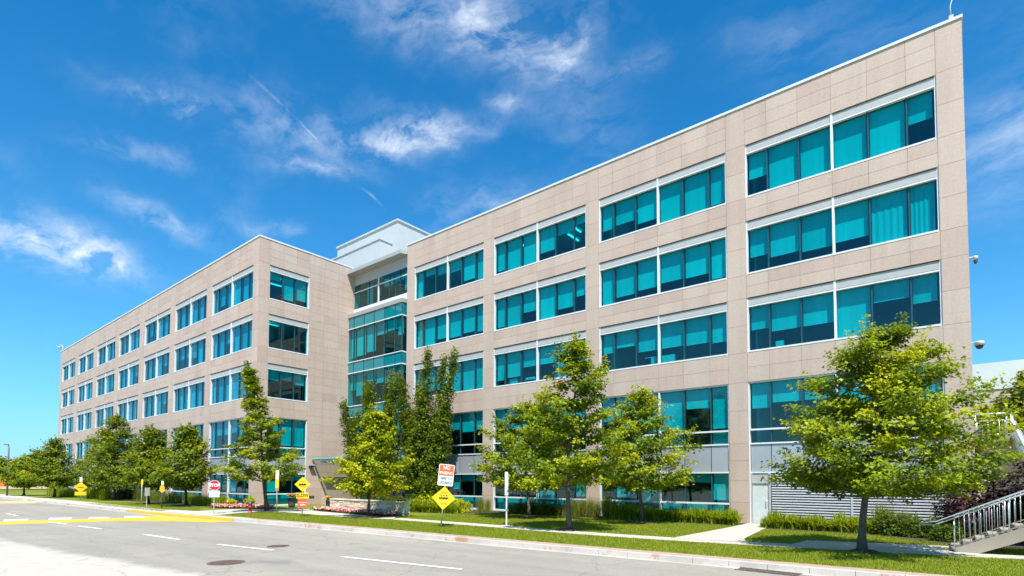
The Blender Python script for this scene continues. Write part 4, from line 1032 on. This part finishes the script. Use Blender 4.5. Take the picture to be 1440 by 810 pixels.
# ------------------------------------------------------------------ signs and street furniture
def face_rz(x, y): return math.atan2(-x, y)          # turns local -Y towards the camera side of the road
def text(parent, s, size, x, z, y, mat, wx=1., bold=.0):
    cu = bpy.data.curves.new('lettering', 'FONT'); cu.body = s; cu.size = size; cu.align_x = 'CENTER'; cu.align_y = 'CENTER'; cu.extrude = .002; cu.offset = bold; cu.fill_mode = 'BOTH'
    cu.materials.append(mat); tmp = bpy.data.objects.new('tmp', cu); col.objects.link(tmp); bpy.context.view_layer.update()
    me = bpy.data.meshes.new_from_object(tmp.evaluated_get(bpy.context.evaluated_depsgraph_get())); bpy.data.objects.remove(tmp); me.name = 'lettering'
    o = bpy.data.objects.new('lettering', me); col.objects.link(o); o.parent = parent
    o.rotation_euler = (R(90), 0, 0); o.location = (x, y, z); o.scale = (wx, 1, 1); return o
def post(parent, h, r=.03, x=0, y=.0):
    mb = MB(); mb.tube([(x, y, 0), (x, y, h)], r, 8); return obj('post', mb, STEEL, parent)
def diamond(h, b): return [(0, -h), (h, 0), (0, h), (-h, 0)]
def shift(p, z): return [(x, zz + z) for x, zz in p]
# stop sign
s = empty('stop_sign', (-36.9, 15.0, 0), face_rz(-36.9, 15.)); tag(s, 'red octagonal stop sign with a white plate below, on the corner lawn', 'sign')
post(s, 1.6, .028)
oc = lambda r: [(r * math.cos(R(22.5 + 45 * k)), r * math.sin(R(22.5 + 45 * k))) for k in range(8)]
mb = MB(); mb.plate(shift(oc(.335), 1.84), -.05, -.035, 1); mb.plate(shift(oc(.31), 1.84), -.055, -.051, 0); f = obj('stop_plate', mb, [SIGNR, SIGNW], s)
text(f, 'STOP', .26, 0, 1.84, -.058, SIGNW, .95, .012)
mb = MB(); mb.plate([(-.29, 1.08), (.29, 1.08), (.29, 1.5), (-.29, 1.5)], -.05, -.035); f = obj('white_plate', mb, SIGNW, s)
mb = MB()
for zc, xs in ((1.375, [(-.17, -.09), (-.06, .0), (.03, .1), (.13, .19)]), (1.21, [(-.22, -.14), (-.11, -.03), (0, .06), (.09, .15), (.18, .23)])):
    for a, b in xs: mb.plate([(a, zc - .03), (b, zc - .03), (b, zc + .03), (a, zc + .03)], -.054, -.0505)
obj('faded_lettering', mb, simple('faded_grey_ink', (.42, .42, .38), .7), f)
# speed bump sign with SLOW
bumps = [(-.21, -.07), (-.21, -.02), (-.165, .05), (-.12, .05), (-.08, 0.), (-.04, .05), (.0, .06), (.045, .0), (.09, .05), (.14, .055), (.19, -.0), (.21, -.07)]
s = empty('speed_bump_sign', (-30.8, 17.6, 0), face_rz(-30.8, 17.6)); tag(s, 'yellow diamond bump sign above a SLOW plate and a red-orange plate', 'sign')
post(s, 2.1, .028)
mb = MB(); mb.plate(shift(diamond(.46, 0), 1.94), -.05, -.035); f = obj('diamond_plate', mb, SIGNY, s)
mb = MB(); mb.plate(shift([(x * 1.05, z * 1.0) for x, z in bumps], 1.94), -.056, -.0505); obj('bump_symbol', mb, BLACK, f)
INKO = simple('brown_ink', (.35, .16, .02), .7)
text(f, 'SPEED', .085, 0, 2.11, -.056, INKO, 1.); text(f, 'BUMPS', .085, 0, 1.79, -.056, INKO, 1.)
mb = MB(); mb.plate([(-.35, 1.08), (.35, 1.08), (.35, 1.43), (-.35, 1.43)], -.05, -.035); f = obj('slow_plate', mb, SIGNY, s); text(f, 'SLOW', .27, 0, 1.255, -.056, BLACK, .88, .006)
mb = MB(); mb.plate([(-.24, .5), (.24, .5), (.26, 1.07), (-.26, 1.07)], -.052, -.037); mb.plate([(-.26, .83), (.26, .83), (.26, .855), (-.26, .855)], -.056, -.053, 1)
mb.plate([(-.14, .68), (-.08, .76), (-.02, .69), (.05, .76), (.12, .70), (.17, .76), (.17, .70), (.1, .65), (.03, .69), (-.04, .64), (-.1, .69)], -.056, -.053, 1)
obj('orange_plate', mb, [SIGNO, SIGNW], s)
# no passing sign
s = empty('no_passing_sign', (-18.83, 17.78, 0), face_rz(-18.8, 17.8)); s.rotation_euler = (0, R(5.2), face_rz(-18.8, 17.8))
tag(s, 'leaning sign reading NO PASSING HERE TO CROSSING above a yellow diamond', 'sign')
post(s, 2.2, .035)
rrect = lambda w, z0, z1, c=.04: [(-w + c, z0), (w - c, z0), (w, z0 + c), (w, z1 - c), (w - c, z1), (-w + c, z1), (-w, z1 - c), (-w, z0 + c)]
mb = MB(); mb.plate(rrect(.36, 1.97, 2.98), -.06, -.045, 1); mb.plate([(-.33, 2.44), (.33, 2.44), (.33, 2.94), (-.33, 2.94)], -.065, -.061, 0); f = obj('regulation_plate', mb, [SIGNO, SIGNW], s)
text(f, 'NO', .215, 0, 2.81, -.068, SIGNW, .95, .003); text(f, 'PASSING', .18, 0, 2.57, -.068, SIGNW, .84, .003)
text(f, 'HERE TO', .17, 0, 2.31, -.064, BLACK, .85, .004); text(f, 'CROSSING', .17, 0, 2.11, -.064, BLACK, .80, .004)
mb = MB(); mb.plate(shift(diamond(.555, 0), 1.39), -.052, -.037); f = obj('diamond_plate', mb, SIGNY, s)
mb = MB(); duck = [(-.23, .04), (-.23, -.03), (-.16, -.07), (-.09, -.02), (-.03, -.08), (.04, -.02), (.1, -.07), (.17, -.03), (.24, -.0), (.16, .05), (.09, .01), (.03, .05), (-.04, .01), (-.1, .05), (-.16, .0)]
mb.plate(shift(duck, 1.39), -.058, -.0525)
for x in (-.17, -.04, .09): mb.plate([(x, 1.5), (x + .06, 1.5), (x + .06, 1.54), (x, 1.54)], -.058, -.0525); mb.plate([(x + .03, 1.43), (x + .05, 1.43), (x + .06, 1.5), (x + .04, 1.5)], -.058, -.0525)
obj('hump_symbol', mb, BLACK, f); text(f, 'SPEED', .11, 0, 1.64, -.057, INKO, 1.); text(f, 'HUMP', .11, 0, 1.12, -.057, INKO, 1.)
# post with marker strips
s = empty('marker_post', (-33.9, 17.6, 0), face_rz(-33.9, 17.6)); tag(s, 'slim steel post with stacked white, yellow and red markers by the tall maple', 'sign post')
post(s, 2.4, .03)
for nm, w, z0, z1, m in (('white_marker', .1, 2.24, 2.8, SIGNW), ('yellow_marker', .1, 1.68, 2.23, SIGNY), ('red_marker', .09, 1.5, 1.66, simple('pink_red', (.7, .2, .15), .6))):
    mb = MB(); mb.plate([(-w, z0), (w, z0), (w, z1), (-w, z1)], -.05, -.034); obj(nm, mb, m, s)
s = empty('bare_post', (-17.0, 20.4, 0), face_rz(-17, 20.4)); tag(s, 'plain white-grey post bolted to a base plate on the lawn', 'post')
mb = MB(); mb.box(-.035, .035, -.03, .03, .03, 2.62); mb.box(-.085, .085, -.045, -.031, 1.5, 2.64, 0); obj('column', mb, simple('white_grey_paint', (.66, .68, .68), .5), s)
mb = MB(); mb.box(-.28, .28, -.2, .2, .0, .03); obj('base_plate', mb, simple('base_concrete', (.55, .54, .52), .8), s)
s = empty('speed_bump_sign', (-71.4, 15.7, 0), face_rz(-71.4, 15.7)); tag(s, 'distant yellow diamond over a yellow plate at the left roadside', 'sign')
post(s, 2.0, .04)
mb = MB(); mb.plate(shift(diamond(.56, 0), 1.34), -.05, -.035); f = obj('diamond_plate', mb, SIGNY, s)
mb = MB(); mb.plate(shift([(x * 1.3, z * 1.1) for x, z in bumps], 1.33), -.058, -.0525); obj('bump_symbol', mb, INKO, f)
mb = MB(); mb.plate([(-.48, .48), (.48, .48), (.48, .86), (-.48, .86)], -.05, -.035); obj('lower_plate', mb, SIGNY, s)
mb = MB(); mb.plate([(-.11, 1.9), (.11, 1.9), (.11, 2.4), (-.11, 2.4)], -.05, -.035); obj('white_marker', mb, SIGNW, s)
s = empty('roadside_plate', (-45.6, 13.9, 0), face_rz(-50, 15)); tag(s, 'small white plate seen at an angle on a thin post by the yellow kerb', 'sign'); s.rotation_euler = (0, 0, face_rz(-50, 15) + R(55))
post(s, 1.6, .028); mb = MB(); mb.plate([(-.25, 1.0), (.25, 1.0), (.25, 1.6), (-.25, 1.6)], -.045, -.03); obj('white_plate', mb, SIGNW, s)
s = empty('marker_post', (-52.4, 15.6, 0), face_rz(-52, 15)); tag(s, 'thin pale post with a small yellow marker near the spreading maple', 'sign post')
post(s, 2.2, .035); mb = MB(); mb.plate([(-.07, 1.75), (.07, 1.75), (.07, 2.15), (-.07, 2.15)], -.05, -.035); obj('yellow_marker', mb, SIGNY, s); 
s = empty('marker_post', (-46.6, 15.2, 0), face_rz(-50, 16)); tag(s, 'dark post with an oval amber disc under a white cap near the round maple', 'sign post')
mb = MB(); mb.tube([(0, 0, 0), (0, 0, 1.5)], .035, 8); obj('post', mb, DARKM, s)
mb = MB(); mb.plate([(.16 * math.cos(R(a)), 1.5 + .30 * math.sin(R(a))) for a in range(0, 360, 24)], -.05, -.035); obj('amber_disc', mb, simple('amber', (.8, .42, .02), .5), s)
mb = MB(); mb.plate([(-.06, 1.8), (.08, 1.8), (.08, 2.08), (-.06, 2.08)], -.05, -.035); obj('white_marker', mb, SIGNW, s)
# hydrant
s = empty('fire_hydrant', (-35.7, 16.75, 0), face_rz(-35.7, 16.6)); tag(s, 'red fire hydrant with a dark blue bonnet at the lawn edge', 'hydrant')
mb = MB(); mb.lathe([(.16, 0), (.16, .05), (.105, .06), (.10, .42), (.13, .43), (.13, .47), (.105, .48), (.105, .58)], n=18); obj('barrel', mb, simple('hydrant_red', (.42, .02, .03), .45), s)
mb = MB(); mb.lathe([(.14, .58), (.14, .62), (.12, .66), (.09, .73), (.04, .78), (.035, .84), (.01, .845)], n=18); obj('bonnet', mb, simple('hydrant_blue', (.02, .05, .16), .45), s)
for sx in (-1, 1):
    mb = MB(); mb.tube([(sx * .08, 0, .5), (sx * .2, 0, .5)], .055, 12); mb.tube([(sx * .2, 0, .5), (sx * .235, 0, .5)], .07, 6); obj('nozzle', mb, simple('hydrant_red', (.42, .02, .03)), s)
mb = MB(); mb.tube([(0, -.09, .42), (0, -.2, .42)], .075, 12); obj('nozzle', mb, simple('hydrant_red', (.42, .02, .03)), s)
# planters
def planter(loc, r, h, label, body):
    s = empty('flower_planter', loc); tag(s, label, 'planter')
    mb = MB(); mb.lathe([(r * .68, 0), (r * .8, h * .3), (r * .97, h * .93), (r * 1.06, h * .94), (r * 1.06, h), (r * .92, h), (r * .9, h * .93)], n=24); obj('pot', mb, body, s)
    cl = [(rnd.gauss(0, r * .5), rnd.gauss(0, r * .5), h + rnd.uniform(0, .22), rnd.random()) for _ in range(22)]
    P, Nn, S, A = cluster(cl, 14, (.06, .06, .05), .09, (0, 0, 0), .2); link('leaves', leaf_mesh('leaves', P, Nn, S, A, LEAFM[5], False), s)
    fl = MB()
    for _ in range(46):
        x, y, z = rnd.gauss(0, r * .6), rnd.gauss(0, r * .6), h + rnd.uniform(.08, .3); q = rnd.uniform(.035, .065)
        fl.lathe([(q * .5, -.01), (q, .01), (q * .6, .03)], (x, y, z), 6, rnd.choice([0, 1, 2]))
    obj('blossoms', fl, [PETP, PETY, PETR], s)
planter((-40.6, 22.3, 0), .32, .82, 'large dark grey pot of yellow and pink flowers by the pier', simple('grey_pot', (.09, .09, .09), .6))
planter((-35.45, 22.3, 0), .2, .72, 'small dark green pot of flowers at the left end of the stone wall', simple('green_pot', (.03, .09, .05), .6))
planter((-34.4, 25.6, 0), .3, .95, 'pot of pink flowers raised behind the stone wall', simple('grey_pot', (.09, .09, .09), .6))
# lamp post far left
s = empty('street_lamp', (-95.9, 13.4, 0)); tag(s, 'tall dark street lamp at the far left above the small pale tree', 'street lamp')
mb = MB(); mb.tube([(0, 0, 0), (0, 0, 6.2), (-.02, -.05, 6.6)], [.11, .075, .06], 10); obj('pole', mb, simple('lamp_grey', (.2, .22, .23), .5, .3), s)
mb = MB(); mb.box(-.12, .12, -.5, .0, 6.58, 6.7); obj('lamp_head', mb, simple('lamp_grey', (.2, .22, .23)), s)
# low wall and digger far left
s = empty('low_wall', (-118, 22, 0)); tag(s, 'low cream wall at the far left beyond the road bend', 'wall')
mb = MB(); mb.box(-.25, .25, -14, 14, 0, .5); obj('wall_body', mb, simple('olive_wall', (.30, .30, .07), .8), s); mb = MB(); mb.box(-.32, .32, -14, 14, .5, .95); obj('wall_cap', mb, simple('cream', (.72, .56, .36), .8), s)
s = empty('excavator', (-121, 16.2, .0), R(80)); tag(s, 'orange digger half hidden behind the low cream wall', 'excavator')
ORG = simple('digger_orange', (.75, .22, .04), .5)
mb = MB(); mb.box(-1.1, 1.1, -.9, .9, .75, 1.7); mb.box(-1.0, -.1, -.75, .15, 1.7, 2.5); obj('body', mb, ORG, s)
for sy in (-1, 1):
    mb = MB(); mb.tube([(-1.1, sy * .75, .35), (1.1, sy * .75, .35)], .35, 10); mb.box(-1.1, 1.1, sy * .75 - .2, sy * .75 + .2, 0.02, .69); obj('track', mb, DARKM, s)
mb = MB(); mb.tube([(.8, .2, 1.6), (2.1, .2, 3.6), (3.2, .2, 3.9)], .2, 8); obj('boom', mb, ORG, s)
mb = MB(); mb.tube([(3.2, .2, 3.9), (3.7, .2, 1.7)], .15, 8); mb.box(3.4, 4.0, -.1, .5, 1.1, 1.7); obj('arm', mb, ORG, s)
# warehouse behind on the right
s = empty('warehouse', (30, 80, 0)); tag(s, 'pale metal-clad building with a pinkish base seen beyond the right end', 'building')
mb = MB(); mb.box(-32, 60, 0, 40, 0, 12.4); obj('base_wall', mb, simple('pink_stone', (.55, .43, .38), .8), s)
mb = MB(); mb.add([(-32.2, -.1, 12.4), (60, -.1, 12.4), (60, -.1, 16.6), (-32.2, -.1, 15.3), (-32.2, 40, 12.4), (60, 40, 12.4), (60, 40, 16.6), (-32.2, 40, 15.3)], [(0, 1, 2, 3), (4, 7, 6, 5), (0, 3, 7, 4), (1, 5, 6, 2), (3, 2, 6, 7), (0, 4, 5, 1)]); obj('metal_cladding', mb, simple('cladding_grey', (.66, .67, .68), .5, 0, .06, .6), s)

# ------------------------------------------------------------------ stairs and walkway on the right
s = empty('concrete_stairs', (-.1, 22.3, 0)); tag(s, 'concrete steps with galvanised railings climbing out of the frame on the right', 'stairs')
RISE, RUN, NST = .15, .31, 13
for nm in ('flight',):
    mb = MB()
    for k in range(NST):
        x0 = -.1 + k * RUN; mb.box(x0, x0 + RUN + .02, .12, 1.75, RISE * k + .07, RISE * (k + 1))
    # stringers
    for y0, y1 in ((-.02, .115), (1.755, 1.9)):
        e = NST * RUN; h = NST * RISE
        mb.plate([(.0, .0), (.55, .0), (e + .3, h - .25), (e + .3, h + .02), (e, h + .02), (-.02, .12)], y0, y1)
    mb.box(NST * RUN - .1, NST * RUN + 2.6, -.02, 1.9, NST * RISE - .22, NST * RISE)
    obj('flight', mb, SCON, s)
mb = MB(); mb.box(NST * RUN + 1.8, NST * RUN + 2.1, .3, .6, 0, NST * RISE - .23); obj('pier', mb, SCON, s)
def railing(y, cap=0):
    mb = MB(); sl_ = RISE / RUN; e = NST * RUN
    zt = lambda x: 1.1 + x * sl_; zb_ = lambda x: .18 + x * sl_
    mb.tube([(.0, y, zt(0)), (e, y, zt(e)), (e + 2.4, y, zt(e))], .022, 8)
    mb.tube([(-.85, y - .06, .84), (-.5, y - .06, .84), (e, y - .06, .84 + (e + .5) * sl_ ), (e + 2.4, y - .06, .84 + (e + .5) * sl_)], .022, 8)
    mb.tube([(.05, y, zb_(0)), (e, y, zb_(e)), (e + 2.4, y, zb_(e))], .018, 8)
    x = 0
    while x < e + 2.3:
        xx = min(x, e); main = abs((x / 1.3) - round(x / 1.3)) < .05
        mb.tube([(x, y, zb_(xx) - (.2 if main else 0)), (x, y, zt(xx))], .022 if main else .009, 6); x += .13
    return mb
obj('railing', railing(.04), STEEL, s); obj('railing', railing(1.82), STEEL, s)
# upper flight going away from the road to the deck
s = empty('raised_walkway', (3., 34, 0)); tag(s, 'raised concrete walkway with steel railing behind the stairs', 'walkway')
mb = MB(); mb.box(-2.3, 12, 0, 3, 4.0, 4.3); mb.box(-2.35, 12, -.06, -.001, 4.12, 4.34); obj('deck', mb, SCON, s)
mb = MB(); mb.box(-2.1, 12, .4, .7, 0, 3.99); obj('retaining_wall', mb, simple('cream_concrete', (.60, .54, .47), .8), s)
mb = MB()
mb.tube([(-2.3, 0, 5.42), (-.95, 0, 5.42)], .04, 8); mb.tube([(-2.3, 0.05, 5.1), (-.95, 0.05, 5.1)], .035, 8); mb.tube([(-2.2, 0, 4.45), (-.95, 0, 4.45)], .02, 8)
x = -2.2
while x < -.9: mb.tube([(x, 0, 4.3), (x, 0, 5.1)], .02, 6); x += .2
for x in (-2.25, -1.15): mb.tube([(x, 0, 4.3), (x, 0, 5.42)], .035, 8)
mb.tube([(1.2, 0, 5.42), (12, 0, 5.42)], .04, 8); mb.tube([(1.2, 0, 4.45), (12, 0, 4.45)], .02, 8)
x = 1.2
while x < 12: mb.tube([(x, 0, 4.3), (x, 0, 5.4)], .018, 6); x += .2
obj('railing', mb, STEEL, s)
mb = MB(); mb.T = None
n2 = 15
for k in range(n2): mb.box(-.95, 1.1, -9 + k * .6, -9 + (k + 1) * .6 + .02, 1.95 + k * .155 - .1, 1.95 + (k + 1) * .155)
obj('upper_flight', mb, SCON, s)
mb = MB(); BLG = simple('blue_grey_steel', (.30, .36, .42), .45, .4)
for x in (-1.0, 1.15):
    mb.add([(x, -9, 1.6), (x + .04, -9, 1.6), (x + .04, 0, 3.95), (x, 0, 3.95), (x, -9, 2.05), (x + .04, -9, 2.05), (x + .04, 0, 4.4), (x, 0, 4.4)], [(0, 3, 2, 1), (4, 5, 6, 7), (0, 1, 5, 4), (1, 2, 6, 5), (2, 3, 7, 6), (3, 0, 4, 7)], 1)
    mb.tube([(x, -9, 3.1), (x, 0, 5.45)], .03, 8, 0); mb.tube([(x + .08, -9, 2.9), (x + .08, 0, 5.2)], .024, 8, 0)
    y = -9
    while y < 0: mb.tube([(x, y, 2.0 + (y + 9) * .261), (x, y, 3.1 + (y + 9) * .261)], .014, 6, 0); y += .3
obj('stair_railing', mb, [STEEL, BLG], s)
print('meshes', len(bpy.data.objects))
